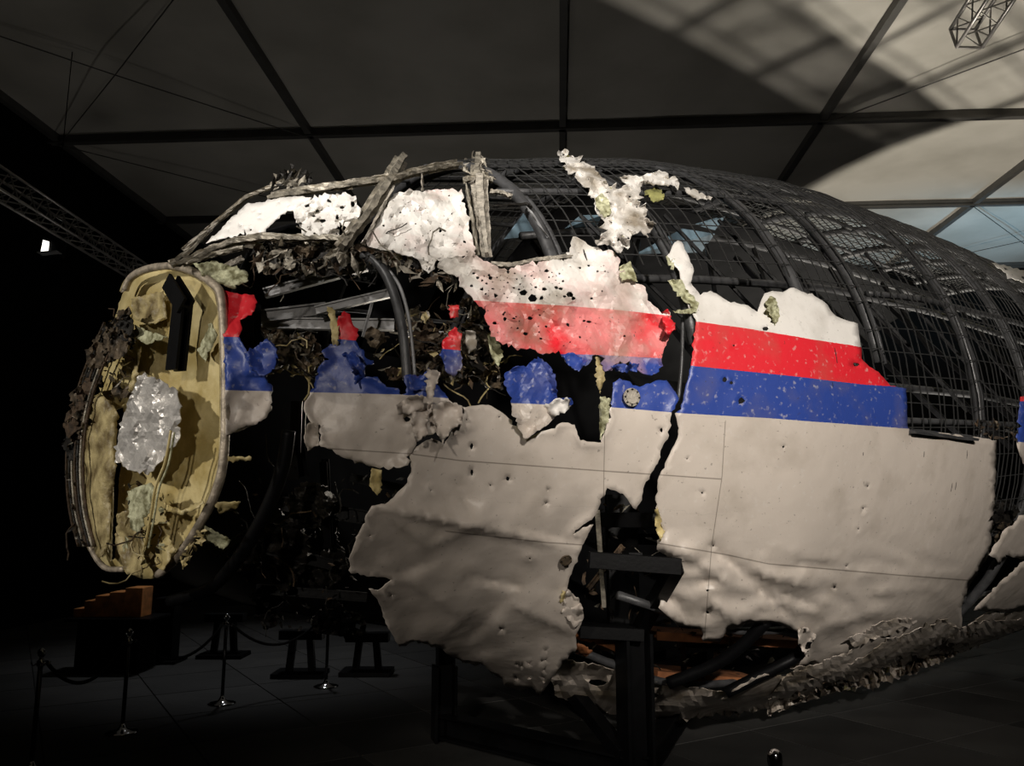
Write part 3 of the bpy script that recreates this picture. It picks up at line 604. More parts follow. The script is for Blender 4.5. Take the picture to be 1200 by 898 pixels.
# petals peeled outward round the shrapnel tears between the panels
def petal(q, out, pv=4, m='paint', back='paint_dirty'):
    cx = sum(p[0] for p in q) / len(q); cy = sum(p[1] for p in q) / len(q)
    sheet('peeled_petal', q, W, m, back, step=3.2, jit=.9, crump=.04, fr=7, curl=.10, inset=-out, seed=int(cx), paint=lambda x, y: pv, bulge=lambda x, y: out * ((x - q[0][0])**2 + (y - q[0][1])**2)**.5 / 30)
for q, o_, pv in ((T(cF, [(840, 560), (900, 525), (960, 520), (965, 580), (920, 605), (850, 610)]), .05, 4), (T(cF, [(1000, 560), (1060, 545), (1135, 575), (1140, 640), (1080, 690), (1050, 745), (1020, 680), (1005, 620)]), .06, 4),
                  (T(cF, [(905, 600), (985, 590), (975, 700), (930, 735), (910, 680)]), .05, 4), (T(cF, [(975, 400), (1038, 415), (1015, 470), (1000, 560), (985, 600), (975, 500)]), .05, 4),
                  (T(cG, [(545, 470), (600, 440), (652, 442), (645, 482), (590, 512), (560, 500)]), .06, .5), (T(cG, [(815, 310), (860, 300), (930, 300), (920, 330), (840, 330)]), .03, 2.5),
                  (T(cG, [(1020, 90), (1045, 78), (1075, 150), (1050, 190), (1030, 150)]), .05, 1.5), (T(cG, [(612, 262), (660, 255), (720, 285), (685, 328), (645, 305)]), .03, 2.5),
                  (T(cF, [(590, 330), (640, 320), (692, 390), (690, 440), (650, 470), (640, 400)]), .03, 2.5), (T(cF, [(140, 330), (215, 290), (245, 262), (292, 312), (280, 400), (230, 430), (170, 400)]), .06, 2.5),
                  (T(cL, [(95, 470), (125, 470), (150, 490), (120, 560), (95, 520)]), .03, 4), (T(cJ, [(820, 465), (870, 520), (880, 570), (850, 610), (800, 555)]), .04, 4), (T(cJ, [(590, 815), (650, 790), (740, 800), (722, 850), (690, 822), (650, 835)]), .04, 4)):
    petal(q, o_, pv)
def farglimpse(q, d, name='ceiling_glimpse'):  # added sheets coloured like the bluish ceiling glimpsed past the far side
    p = [at(x, y, d + k * .15) for k, (x, y) in enumerate(q)]; n = (p[1] - p[0]).cross(p[2] - p[0]).normalized() * .02
    k = len(p); mb = MB(); mb.add(p + [v + n for v in p], [tuple(range(k)), tuple(range(2*k-1, k-1, -1))] + [(i, (i+1) % k, k + (i+1) % k, k + i) for i in range(k)])
    mb.build(name, M['blueglimpse'], W, 'pale blue-grey sheet standing in for bluish ceiling glimpsed through the mesh')
farglimpse([(745, 298), (800, 268), (838, 274), (822, 296)], 8.6); farglimpse([(816, 264), (850, 254), (838, 270)], 8.9); farglimpse([(662, 268), (680, 252), (706, 252), (700, 264)], 8.2); farglimpse([(592, 280), (620, 243), (640, 276)], 7.8)
# --- windscreen frames: scorched aluminium members
def member(pts, wpx, m='alu', inset=0, name='window_frame', th=.05, jit=.006, label=None):
    pp = [SP(x, y, inset) for x, y in pts]; out = []; k = 6
    for i in range(len(pp) - 1):
        for j in range(k): out.append(pp[i].lerp(pp[i+1], j / k))
    out.append(pp[-1]); mb = MB(); ring = []
    for i, p in enumerate(out):
        d = (out[min(i+1, len(out)-1)] - out[max(i-1, 0)]).normalized(); v = (EYE - p).normalized(); x = d.cross(v).normalized(); y = x.cross(d).normalized()
        dist = (p - EYE).length; wv = (wpx if not isinstance(wpx, tuple) else wpx[0] + (wpx[1] - wpx[0]) * i / len(out)) * dist / F / 2
        j_ = lambda: Vector((random.uniform(-jit, jit), random.uniform(-jit, jit), random.uniform(-jit, jit)))
        # hat section: two flanges with a raised web
        for a, h in ((-1, 0), (-.45, .0), (-.4, th), (.4, th), (.45, 0), (1, 0), (1, -.01), (-1, -.01)): ring.append(p + x * (a * wv) + y * h + j_())
    n = 8; fs = [(i*n+j, i*n+(j+1) % n, (i+1)*n+(j+1) % n, (i+1)*n+j) for i in range(len(out)-1) for j in range(n)]
    fs += [tuple(range(n)), tuple((len(out)-1)*n + j for j in range(n))]
    mb.add(ring, fs); return mb.build(name, M[m], W, label)
member(T(cB, [(460, 235), (640, 205), (820, 180), (1000, 150)]) , 10)
member(T(cC, [(200, 205), (330, 165), (440, 140), (535, 125)]), 10)
member(T(cB, [(1055, 65), (980, 190), (900, 310), (830, 400), (775, 475)]), (17, 15), th=.06)
member(T(cB, [(1010, 205), (950, 330), (880, 450)]), 5, 'pale')
member(T(cC, [(625, 95), (620, 160), (630, 200)]), (13, 17)); member(T(cC, [(630, 195), (640, 330), (655, 440), (665, 550)]), (20, 11), 'pale')
member(T(cC, [(560, 200), (630, 185), (695, 200)]), 7); member(T(cC, [(680, 250), (730, 255), (780, 275)]), 5, 'pale')
member(T(cC, [(575, 240), (600, 380), (625, 540)]), 4, 'alu')
member(T(cB, [(0, 545), (90, 480), (200, 360), (350, 235), (440, 200), (520, 165)]), 5); member(T(cB, [(60, 480), (190, 375)]), 6, 'pale')
member(T(cB, [(0, 545), (100, 520), (190, 475), (300, 440), (420, 420), (560, 425), (700, 425), (800, 430)]), (9, 8))
member(T(cB, [(60, 545), (200, 500), (330, 470)]), 5, 'alu')
member(T(cC, [(690, 585), (780, 590), (900, 565), (1040, 548)]), 6, 'pale'); member(T(cC, [(690, 320), (850, 308), (870, 325)]), 3, 'drk')
member(T(cC, [(855, 330), (945, 460)]), 2, 'alu_lt'); member(T(cB, [(240, 560), (330, 520)]), 7, 'pale', .05)
member(T(cC, [(370, 195), (372, 245)]), 2.5, 'pale')
# frames edges: panel edge on the right of the grey panel (channel below the mesh)
member([(1066, 506), (1140, 515)], 7, 'hoop', -.02, 'sill_channel')
shards('scorched_scraps', T(cB, [(440, 190), (560, 110), (640, 140), (660, 175), (560, 200)]), 40, W, ['alu', 'drk'], (.02, .06), (0, .1))
shards('scorched_scraps', T(cC, [(560, 90), (660, 80), (690, 200), (600, 250), (560, 180)]), 30, W, ['alu', 'pale'], (.015, .05), (-.05, .05))
shards('scorched_scraps', T(cB, [(300, 430), (800, 430), (900, 480), (1000, 530), (860, 560), (600, 600), (400, 560), (330, 480)]), 170, W, ['drk', 'brown', 'drk', 'alu'], (.02, .07), (.05, .35), wires=30)
shards('scorched_scraps', T(cC, [(100, 520), (440, 570), (560, 650), (520, 700), (380, 680), (250, 600)]), 90, W, ['drk', 'alu', 'pale', 'brown'], (.015, .06), (0, .15), wires=15)
RA = T(cF, [(210, 220), (480, 260), (500, 400), (450, 440), (250, 420), (290, 330)]); RB = T(cF, [(690, 230), (880, 200), (1200, 60), (1290, 300), (1290, 480), (900, 480), (760, 420)]); RC = T(cG, [(0, 60), (250, 60), (330, 200), (400, 300), (370, 400), (0, 330)])
for reg, n in ((RA, 10), (RB, 18), (RC, 10)):
    heap(reg, n, W, ['scorch', 'drk', 'scorch', 'brown', 'alu'], (9, 22), (.3, .8), name='cockpit_debris', seed=100 + n)
    shards('cockpit_scraps', reg, 110, W, ['brown', 'drk', 'scorch', 'alu', 'bulk2'], (.012, .04), (.15, .6), wires=14)
heap(T(cB, [(330, 440), (800, 440), (900, 480), (1000, 530), (860, 560), (600, 600), (400, 560)]), 16, W, ['scorch', 'drk', 'alu'], (10, 20), (.1, .4), seed=140)
heap([(275, 530), (470, 560), (440, 640), (400, 700), (440, 760), (300, 730), (270, 640)], 14, W, ['drk', 'drk', 'steel'], (16, 34), (.7, 1.4), name='lower_bay_debris', seed=160)
shards('lower_bay_scraps', [(275, 530), (470, 560), (440, 640), (400, 700), (440, 760), (300, 730), (270, 640)], 90, W, ['drk', 'drk', 'drk', 'drk', 'brown'], (.01, .03), (.6, 1.1), wires=24)
shards('lower_bay_scraps', [(690, 590), (760, 590), (790, 720), (940, 745), (930, 800), (700, 810), (680, 680)], 130, W, ['drk', 'drk', 'brown', 'alu'], (.015, .05), (.4, 1.0), wires=20)
heap(T(cL, [(0, 700), (230, 620), (330, 600), (560, 500), (780, 440), (780, 470), (560, 560), (300, 650), (130, 690)]), 14, W, ['scorch', 'brown', 'paint_dirty'], (10, 22), (-.02, .03), crump=.03, ridge=.01, name='belly_scrap', seed=180)
shards('belly_scraps', T(cL, [(0, 700), (230, 620), (330, 600), (560, 500), (780, 440), (780, 470), (560, 560), (300, 650), (130, 690)]), 45, W, ['alu', 'drk', 'scorch', 'brown'], (.010, .035), (-.05, .1), wires=6)
heap(T(cL, [(700, 0), (760, 0), (790, 110), (720, 200), (620, 400), (600, 380), (700, 200)]), 8, W, ['drk', 'scorch'], (9, 18), (.1, .3), seed=200)
shards('torn_rim_scraps', T(cE, [(660, 830), (740, 820), (842, 850), (842, 898), (700, 880)]), 50, W, ['drk', 'brown', 'scorch'], (.012, .04), (0, .1), wires=5)
# --- inner beams of the flight deck
def pbeam(p0, p1, wpx, m, d0=.5, d1=None, name='inner_beam', label=None):
    a_ = SP(*p0, d0); b_ = SP(*p1, d1 if d1 is not None else d0); w_ = wpx * ((a_ - EYE).length + (b_ - EYE).length) / 2 / F
    mb = MB(); mb.ibeam(a_, b_, w_ * .7, w_, t=.012); return mb.build(name, M[m], W, label)
pbeam((310, 344), (430, 312), 11, 'alu_lt', .5); pbeam((300, 372), (382, 362), 14, 'alu_lt', .6, .75); pbeam((370, 364), (460, 343), 10, 'alu_lt', .5)
pbeam((302, 379), (462, 381), 13, 'alu_lt', .7); pbeam((478, 391), (550, 394), 8, 'alu_lt', .6); pbeam((380, 320), (440, 330), 6, 'steel', .5)
pbeam((330, 395), (400, 370), 9, 'steel', .8); pbeam((436, 355), (425, 395), 3, 'alu_lt', .45); pbeam((300, 352), (300, 420), 12, 'steel', .5)
for p0, p1, w_ in (((330, 590), (430, 607), 16), ((300, 640), (390, 662), 12), ((345, 520), (350, 560), 20), ((410, 560), (480, 575), 10), ((350, 470), (348, 530), 18), ((300, 690), (430, 700), 10), ((380, 540), (385, 640), 12), ((440, 600), (438, 690), 14), ((250, 650), (330, 600), 8)):
    pbeam(p0, p1, w_, 'steel', .9)
# grey tube hoop in front, dark lower hoop, belly tubes
def ptube(name, pts, rpx, m, inset, label=None):
    q = [SP(x, y, inset) for x, y in pts]; o = []
    for i in range(len(q) - 1):
        p0 = q[max(i-1, 0)]; p1 = q[i]; p2 = q[i+1]; p3 = q[min(i+2, len(q)-1)]
        for k in range(6):
            t = k / 6; o.append(.5 * ((2*p1) + (p2 - p0) * t + (2*p0 - 5*p1 + 4*p2 - p3) * t*t + (3*p1 - p0 - 3*p2 + p3) * t*t*t))
    o.append(q[-1]); mb = MB(); mb.tube(o, rpx * (q[0] - EYE).length / F, 10); return mb.build(name, M[m], W, label, smooth=True)
ptube('front_hoop', [(425, 298), (445, 312), (458, 335), (468, 368), (474, 405), (477, 445)], 5.5, 'hoop', .12); ptube('front_hoop', [(452, 312), (468, 335), (478, 368), (483, 405), (486, 440)], 2, 'alu_lt', .14)
ptube('front_hoop', [(338, 505), (332, 545), (318, 585), (298, 625), (275, 660), (245, 690), (200, 705)], 8, 'steel', .2, 'thick dark lower hoop behind the bulkhead')
ptube('belly_tube', [(783, 801), (836, 780), (870, 756), (898, 728)], 6.5, 'steel', .1); ptube('belly_tube', [(851, 812), (911, 782), (935, 768), (947, 748)], 6, 'steel', .05)
ptube('gap_stay', [(800, 365), (799, 420), (795, 470)], 2.2, 'hoop', .12)
for p0, p1 in (((753, 741), (928, 752)), ((753, 786), (880, 796)), ((690, 748), (716, 760))):
    a_ = SP(*p0, .8); b_ = SP(*p1, .8); mb = MB(); mb.beam(a_, b_, .5, .07); mb.build('floor_board', M['plank'], W)
pbeam((760, 770), (860, 752), 9, 'steel', .9); pbeam((800, 745), (802, 800), 9, 'steel', .9); pbeam((690, 690), (730, 640), 6, 'brown', .3); pbeam((700, 600), (708, 710), 7, 'alu', .2); pbeam((640, 800), (720, 862), 12, 'steel', .6)

# --- front pressure bulkhead
QA, QB = Vector((-1.78, 5.0, 0)), Vector((-3.45, 6.3, 0)); QD = (QB - QA).normalized(); QN = Vector((-QD.y, QD.x, 0))
if QN.y > 0: QN = -QN                                    # facing out of the nose
def onb(px, py, off=0.):
    r = ray(px, py); t = (QA + QN * off - EYE).dot(QN) / r.dot(QN); return EYE + r * t
def wb(off): return lambda x, y: (onb(x, y, off), QN)
rimo = T(cA, [(183, 125), (200, 95), (240, 72), (300, 62), (360, 78), (410, 108), (430, 140), (438, 250), (441, 400), (436, 550), (415, 640), (370, 730), (320, 800), (270, 846), (230, 852), (180, 832), (130, 826), (92, 780), (60, 720), (48, 600), (52, 450), (75, 370), (112, 290), (150, 225)])
pan = sheet('pressure_bulkhead', rimo, W, 'bulk', 'bulk2', step=6, jit=.5, crump=.03, fr=3, curl=0, seed=50, where=wb(-.10), thick=.02, label='cream yellow front pressure bulkhead dish', holes=[T(cA, [(150, 430), (178, 420), (190, 470), (170, 600), (165, 700), (160, 800), (145, 810), (150, 650)])])
def bt(name, pts, r, m, off, parent=pan, closed=False, label=None):
    q = [onb(x, y, off) for x, y in pts]
    if closed: q.append(q[0])
    mb = MB(); mb.tube(q, r, 8); return mb.build(name, M[m], parent, label, smooth=True)
def dense(p, k=5):
    o = []
    for i in range(len(p) - 1):
        p0 = p[max(i-1, 0)]; p1 = p[i]; p2 = p[i+1]; p3 = p[min(i+2, len(p)-1)]
        for j in range(k):
            t = j / k; o.append(tuple(.5 * (2*p1[c] + (p2[c]-p0[c])*t + (2*p0[c]-5*p1[c]+4*p2[c]-p3[c])*t*t + (3*p1[c]-p0[c]-3*p2[c]+p3[c])*t**3) for c in (0, 1)))
    o.append(p[-1]); return o
RP = dense(T(cA, [(185, 128), (200, 97), (240, 76), (300, 68), (355, 82), (405, 112), (426, 145), (434, 250), (437, 400), (432, 550), (410, 640), (366, 725), (318, 795), (268, 842)]))
bt('bulkhead_rim', RP, .028, 'rim', .03); bt('bulkhead_rim', [(x - 4, y + 2) for x, y in RP], .016, 'bulk2', .0)
bt('bulkhead_rim', dense(T(cA, [(84, 700), (95, 765), (132, 822), (182, 828)])), .02, 'rim', .03)
sheet('rim_lip', [(x + 2, y) for x, y in RP] + [(x - 5, y + 3) for x, y in reversed(RP)], pan, 'rim', 'rim', step=5, jit=.6, crump=.01, curl=0, where=wb(.02), seed=51)
sheet('left_lobe', T(cA, [(92, 405), (120, 388), (150, 405), (166, 440), (162, 550), (152, 660), (142, 780), (118, 800), (95, 760), (82, 690), (80, 500)]), pan, 'bulk2', 'bulk2', step=5, jit=.8, crump=.05, fr=4, curl=-.06, where=wb(.06), seed=52, bulge=lambda x, y: .10 * math.cos((x - 118) / 22))
sheet('crumpled_foil', T(cA, [(218, 342), (250, 345), (310, 375), (326, 420), (322, 500), (272, 560), (242, 592), (200, 580), (158, 560), (166, 500), (195, 400)]), pan, 'foil', 'foil', step=5, jit=1.6, crump=.07, fr=4, curl=.05, ridge=.05, where=wb(.12), smooth=False, seed=53, label='crumpled silver foil sheet')
sheet('primer_scrap', T(cA, [(208, 215), (245, 232), (292, 245), (240, 265), (212, 250)]), pan, 'pgreen', 'primer', step=3.5, jit=1, crump=.03, curl=.04, where=wb(.1), seed=54)
mb = MB(); mb.ibeam(onb(*T(cA, [(330, 160)])[0], .06), onb(*T(cA, [(312, 330)])[0], .06), .13, .08, up=QN); mb.build('black_bracket', M['steel'], pan, 'black steel bracket')
mb = MB(); mb.ibeam(onb(*T(cA, [(300, 108)])[0], .08), onb(*T(cA, [(338, 170)])[0], .08), .12, .08, up=QN); mb.build('black_bracket', M['steel'], pan)
for q, off, m_ in ((T(cA, [(165, 690), (200, 675), (225, 700), (232, 780), (222, 848), (185, 835), (160, 760)]), .1, 'bulk2'), (T(cA, [(262, 770), (290, 740), (310, 780), (280, 830), (262, 820)]), .08, 'bulk'), (T(cA, [(278, 662), (330, 680), (378, 655), (370, 672), (330, 692), (285, 680)]), .08, 'bulk'),
                    (T(cA, [(190, 632), (250, 610), (262, 640), (240, 690), (215, 745), (198, 720)]), .14, 'pgreen'), (T(cA, [(200, 150), (280, 130), (290, 200), (240, 215), (205, 200)]), -.04, 'bulk2'), (T(cA, [(365, 280), (400, 210), (415, 240), (385, 310)]), -.02, 'pgreen'), (T(cA, [(215, 280), (225, 270), (205, 400), (190, 400)]), .05, 'bulk2')):
    sheet('primer_scrap', q, pan, m_, 'bulk2', step=4, jit=1, crump=.05, fr=6, curl=.05, where=wb(off), seed=55 + int(off * 100))
bw = lambda o_: (lambda x, y, d: onb(x, y, d + o_))
FL = T(cA, [(190, 150), (150, 200), (105, 280), (60, 370), (42, 450), (38, 600), (52, 740), (85, 780), (75, 650), (80, 480), (120, 380), (190, 420), (215, 280), (205, 200)])
heap(FL, 22, pan, ['scorch', 'drk', 'scorch', 'brown'], (9, 22), (-.12, -.02), where=lambda d: wb(-d), name='burnt_layer', crump=.07, seed=220)
shards('burnt_edge_layers', FL, 90, pan, ['drk', 'brown', 'scorch', 'alu'], (.012, .04), (0, .14), where=bw(0), wires=8, flat=.2)
shards('loose_wiring', T(cA, [(180, 620), (260, 600), (290, 650), (290, 780), (240, 830), (180, 790)]), 50, pan, ['bulk2', 'drk', 'pgreen', 'brown'], (.01, .035), (.02, .15), where=bw(0), wires=5)
shards('rim_scraps', T(cA, [(320, 780), (380, 700), (380, 760), (330, 830)]), 30, pan, ['bulk2', 'bulk'], (.01, .04), (0, .06), where=bw(0), wires=0)
for k in range(7): # long peeled edges on the shadowed left flank
    x0 = 38 + k * 7; bt('peeled_edge', dense(T(cA, [(x0 + 95 - k*2, 210 + k*8), (x0 + 45, 330), (x0 + 12, 440), (x0, 560), (x0 + 8, 680), (x0 + 30, 770)])), .010, ('brown', 'drk', 'alu')[k % 3], .02 + .02 * k)
pc = dense(T(cA, [(300, 480), (285, 560), (262, 620), (250, 690), (235, 770)])); bt('yellow_cable', pc, .009, 'bulk', .17); bt('yellow_cable', [(x + 4, y + 2) for x, y in pc], .007, 'pgreen', .17)
# nose top lip over the bulkhead
sheet('primer_scrap', T(cB, [(95, 545), (200, 530), (350, 580), (355, 620), (310, 640), (290, 660), (200, 620), (130, 570)]), W, 'pgreen', 'primer', step=4, jit=1.4, crump=.04, fr=6, curl=.04, seed=60)

# ================================================================== SUPPORT STAND
ST = thing('support_stand', 'black steel trestle standing under the torn gap in the fuselage', 'stand', (0, 0, 0))
PD = 6.75
base = onfloor(747, 925); bx_, by_ = base.x, base.y
dpt = base.y
def col(px, py, y0): # point above floor spot at given depth plane
    r = ray(px, py); t = (y0 - EYE.y) / r.y; return EYE + r * t
top1 = col(738, 742, dpt).z
mb = MB(); mb.ibeam((bx_, by_, 0), (bx_, by_, top1), .24, .24, up=(1, .3, 0), t=.03); mb.build('post', M['steel'], ST, bevel=.004)
upz = col(735, 580, dpt + .25).z
mb = MB(); mb.beam((bx_ - .05, by_ + .25, top1), (bx_ - .05, by_ + .25, upz), .26, .2); mb.build('upper_post', M['steel'], ST, bevel=.004)
mb = MB(); mb.beam(col(678, 738, dpt), col(752, 742, dpt), .3, .1); mb.build('cap_plate', M['steel'], ST, bevel=.004)
bd = min(dpt, S(797, 664)[0].y - .14)
mb = MB(); mb.beam(col(690, 656, bd), col(797, 664, bd), .12, .12); mb.build('bracket_arm', M['steel'], ST, bevel=.004)
mb = MB(); mb.beam(col(745, 656, bd), col(745, 656, dpt + .3), .1, .1); mb.build('bracket_stub', M['steel'], ST)
mb = MB(); mb.beam(col(792, 664, bd), col(750, 738, dpt), .11, .11); mb.build('bracket_brace', M['steel'], ST, bevel=.004)
l0 = onfloor(520, 868); lt = col(520, 780, l0.y).z
mb = MB(); mb.ibeam((l0.x, l0.y, 0), (l0.x, l0.y, lt), .22, .22, up=(1, .3, 0), t=.03); mb.build('post', M['steel'], ST, bevel=.004)
mb = MB(); mb.ibeam((l0.x, l0.y, .14), (bx_, by_, .14), .2, .22); mb.build('base_beam', M['steel'], ST, bevel=.004)
back1 = Vector((bx_ + 1.2, by_ + 3.2, 0)); 
mb = MB(); mb.ibeam((bx_, by_, .14), (back1.x, back1.y, .14), .2, .22); mb.build('base_beam', M['steel'], ST, bevel=.004)
mb = MB(); mb.beam((l0.x + .9, l0.y + .1, .9), (bx_ - .1, by_, .25), .12, .12); mb.build('diagonal_brace', M['steel'], ST, bevel=.004)
for (x, y) in ((back1.x, back1.y), (l0.x - .2, l0.y + 2.6)):
    mb = MB(); mb.ibeam((x, y, 0), (x, y, 1.0), .22, .22, up=(1, .3, 0), t=.03); mb.build('post', M['steel'], ST, bevel=.004)
def trestle(px, py, hgt, label):
    p = onfloor(px, py); t = thing('floor_trestle', label, 'trestle', (p.x, p.y, 0))
    for sx in (-.16, .16):
        mb = MB(); mb.beam((p.x + sx, p.y, .06), (p.x + sx * .7, p.y, hgt), .09, .09); mb.build('leg', M['steel'], t)
    mb = MB(); mb.beam((p.x - .35, p.y, .03), (p.x + .35, p.y, .03), .5, .06); mb.build('foot_plate', M['steel'], t)
    mb = MB(); mb.beam((p.x - .3, p.y, hgt), (p.x + .3, p.y, hgt), .2, .12); mb.build('head_beam', M['steel'], t)
trestle(352, 792, .55, 'black trestle on the floor behind the two middle rope posts'); trestle(430, 790, .5, 'black trestle nearest the hanging grey panel, left of the tall stand')
trestle(262, 770, .6, 'black trestle behind the third chrome rope post')

# ================================================================== BARRIER
def stanchion(px, py, label, top=None, h=1.0):
    p = onfloor(px, py); t = thing('rope_stanchion', label, 'stanchion', (p.x, p.y, 0), 0, 'rope stanchions around the wreck')
    mb = MB(); mb.lathe([(.16, 0), (.16, .012), (.13, .022), (.05, .04), (.028, .07), (.02, .09)], p, 24); mb.build('base', M['chrome'], t, smooth=True)
    mb = MB(); mb.lathe([(.02, .08), (.02, h - .12)], p, 14); mb.build('pole', M['postc'], t, smooth=True)
    mb = MB(); mb.lathe([(.02, h - .13), (.034, h - .12), (.034, h - .08), (.02, h - .07), (.016, h - .05), (.03, h - .035), (.036, h - .012), (.03, h + .012), (.012, h + .026), (.002, h + .03)], p, 16); mb.build('ball_top', M['chrome'], t, smooth=True)
    for a in (0, PI/2, PI, 3*PI/2):
        mb = MB(); q = p + Vector((0, 0, h - .1)); d = Vector((math.cos(a + .4), math.sin(a + .4), 0))
        mb.tube([q + d * .03, q + d * .06 + Vector((0, 0, -.02)), q + d * .075 + Vector((0, 0, .012))], .006, 5); mb.build('rope_hook', M['chrome'], t)
    return p + Vector((0, 0, h - .1))
s0 = stanchion(36, 905, 'leftmost chrome-topped rope stanchion at the left edge'); s1 = stanchion(143, 859, 'second rope stanchion from the left, with brightly lit base')
s2 = stanchion(260, 825, 'third rope stanchion from the left, below the bulkhead'); s3 = stanchion(382, 805, 'farthest rope stanchion, right of the one below the bulkhead')
pfar = onfloor(905, 1010); 
p4 = at(908, 888, 5.2); t4 = thing('rope_stanchion', 'rope stanchion whose ball top alone shows at the bottom edge', 'stanchion', (p4.x, p4.y, 0), 0, 'rope stanchions around the wreck')
h4 = p4.z; c4 = Vector((p4.x, p4.y, 0))
mb = MB(); mb.lathe([(.16, 0), (.16, .012), (.13, .022), (.05, .04), (.02, .09)], c4, 24); mb.build('base', M['chrome'], t4, smooth=True)
mb = MB(); mb.lathe([(.02, .08), (.02, h4 - .1)], c4, 14); mb.build('pole', M['postc'], t4, smooth=True)
mb = MB(); mb.lathe([(.02, h4 - .11), (.04, h4 - .10), (.045, h4 - .05), (.05, h4 - .02), (.045, h4 + .025), (.03, h4 + .045), (.005, h4 + .055)], c4, 20); mb.build('ball_top', M['chrome'], t4, smooth=True)
def rope(a, b, sag, label, r=.017):
    mb = MB(); d = (b - a).normalized(); a = a + d * .07; b = b - d * .07; n = 16
    mb.tube([a.lerp(b, i / n) - Vector((0, 0, sag * 4 * (i / n) * (1 - i / n))) for i in range(n + 1)], r, 8); o = mb.build('barrier_rope', M['rope'], None, label, smooth=True); o['category'] = 'rope'; o['group'] = 'ropes between the stanchions'
rope(s0, s1, .28, 'black rope hanging between the two leftmost stanchions'); rope(s1, s2, .28, 'black rope hanging between the second and third stanchions'); rope(s2, s3, .3, 'black rope hanging between the third and farthest stanchions')

# ================================================================== LEFT BACKGROUND
pd = onfloor(135, 785); PDz = 1.02
t = thing('display_counter', 'black counter in the dark at left carrying an orange box', 'counter', (pd.x, pd.y, 0))
ctr = col(135, 722, pd.y); zt = ctr.z
mb = MB(); mb.beam((pd.x, pd.y, 0), (pd.x, pd.y, zt - .04), .9, .6); mb.build('body', M['matblack'], t, bevel=.01)
mb = MB(); mb.beam((pd.x - .62, pd.y, zt - .02), (pd.x + .6, pd.y, zt - .02), .7, .04); mb.build('counter_top', M['steel'], t, bevel=.008)
t = thing('orange_box', 'stepped orange wooden box lying on the black counter', 'box', (pd.x, pd.y, zt))
k_ = (pd - EYE).y / F
for i, (x0, x1, y0) in enumerate(((94, 106, 712), (106, 118, 703), (118, 134, 697), (134, 152, 693), (152, 172, 688))):
    za = zt; zb = col((x0 + x1) / 2, y0, pd.y).z; xa = col(x0, 710, pd.y).x; xb = col(x1, 710, pd.y).x
    mb = MB(); mb.beam((xa, pd.y, (za + zb) / 2 + .001), (xb, pd.y, (za + zb) / 2 + .001), .35, zb - za); mb.build('block', M['orange'], t, bevel=.006)
pp = onfloor(193, 776); t = thing('dark_column', 'dark pillar standing right of the orange box', 'pillar', (pp.x, pp.y, 0)); zc_ = col(193, 700, pp.y).z
mb = MB(); mb.beam((pp.x, pp.y, .05), (pp.x, pp.y, zc_), .3, .3); mb.build('shaft', M['steel'], t, bevel=.01); mb = MB(); mb.beam((pp.x, pp.y, 0), (pp.x, pp.y, .05), .5, .5); mb.build('plinth', M['steel'], t, bevel=.01)

# ================================================================== TRUSSES AND LAMP
def truss(name, a, b, w, n, label, thin=.02):
    a = Vector(a); b = Vector(b); d = (b - a).normalized(); x = d.cross(Vector((0, 0, 1))).normalized(); y = x.cross(d).normalized()
    t = thing(name, label, 'truss', a); cs = [x * -w/2 + y * -w/2, x * w/2 + y * -w/2, x * w/2 + y * w/2, x * -w/2 + y * w/2]
    for c in cs:
        mb = MB(); mb.tube([a + c, b + c], thin, 8); mb.build('chord', M['truss'], t, smooth=True)
    L = (b - a).length
    for f in range(4):
        mb = MB(); c, e = cs[f], cs[(f+1) % 4]
        pts = [a + d * (L * i / n) + (c if i % 2 == 0 else e) for i in range(n + 1)]
        mb.tube(pts, thin * .5, 6); mb.build('lacing', M['truss'], t)
    for i in (0, 1):
        p = a if i == 0 else b; mb = MB()
        for f in range(4): mb.tube([p + cs[f], p + cs[(f+1) % 4]], thin * .8, 6)
        mb.build('end_frame', M['truss'], t)
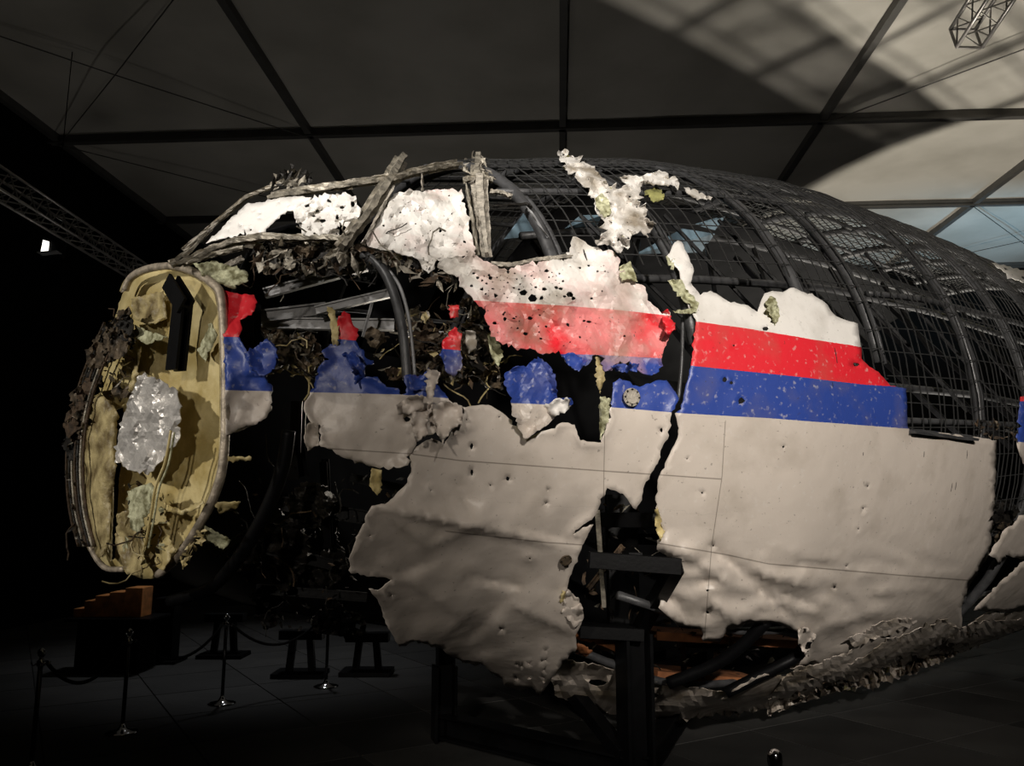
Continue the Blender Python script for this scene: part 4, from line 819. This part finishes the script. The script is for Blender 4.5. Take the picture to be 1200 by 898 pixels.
truss('lighting_truss', at(-70, 172, 9.0), at(165, 320, 15), .28, 26, 'lattice truss running into the dark at upper left')
truss('lighting_truss', at(1132, 45, 9.5), at(1190, -45, 8.6), .30, 6, 'lattice truss hanging from the roof at upper right', .022)
lp = at(58, 290, 13.5); t = thing('floodlight', 'small bright floodlight hanging in the dark at left', 'lamp', lp)
em = bpy.data.materials.new('lit_lamp_glass'); em.use_nodes = True; e_b = em.node_tree.nodes['Principled BSDF']; e_b.inputs['Emission Color'].default_value = (1, .95, .86, 1); e_b.inputs['Emission Strength'].default_value = 3.0
mb = MB(); mb.beam(lp + Vector((-.16, .12, .02)), lp + Vector((.16, .12, .02)), .2, .3); mb.build('housing', M['steel'], t, bevel=.01)
mb = MB(); mb.add([lp + Vector(v) for v in ((-.14, 0, -.08), (-.02, 0, -.12), (-.02, 0, .10), (-.12, 0, .13), (-.14, .01, -.08), (-.02, .01, -.12), (-.02, .01, .10), (-.12, .01, .13))], [(0, 1, 2, 3), (7, 6, 5, 4), (0, 4, 5, 1), (1, 5, 6, 2), (2, 6, 7, 3), (3, 7, 4, 0)]); mb.build('lamp_glass', em, t)
mb = MB(); mb.beam(lp + Vector((-.12, -.05, -.13)), lp + Vector((.2, -.05, -.10)), .18, .015); mb.build('barn_door', M['alu_lt'], t)
mb = MB(); mb.tube([lp + Vector((-.19, .1, 0)), lp + Vector((-.19, .1, .3)), lp + Vector((.19, .1, .3)), lp + Vector((.19, .1, 0))], .012, 6); mb.tube([lp + Vector((0, .1, .3)), Vector((lp.x, lp.y + .1, CH + .12))], .008, 6); mb.build('yoke', M['steel'], t)
# dark speaker under the blue bay
sp = col(97, 178, 17.0); t = thing('hanging_speaker', 'small black speaker hanging under the roof edge at left', 'speaker', sp)
mb = MB(); mb.beam(sp + Vector((0, 0, -.25)), sp + Vector((0, 0, .2)), .22, .22); mb.build('cabinet', M['steel'], t, bevel=.01)
mb = MB(); mb.tube([sp + Vector((0, 0, .2)), Vector((sp.x, sp.y, CH - .1))], .02, 6); mb.build('hanger', M['steel'], t)
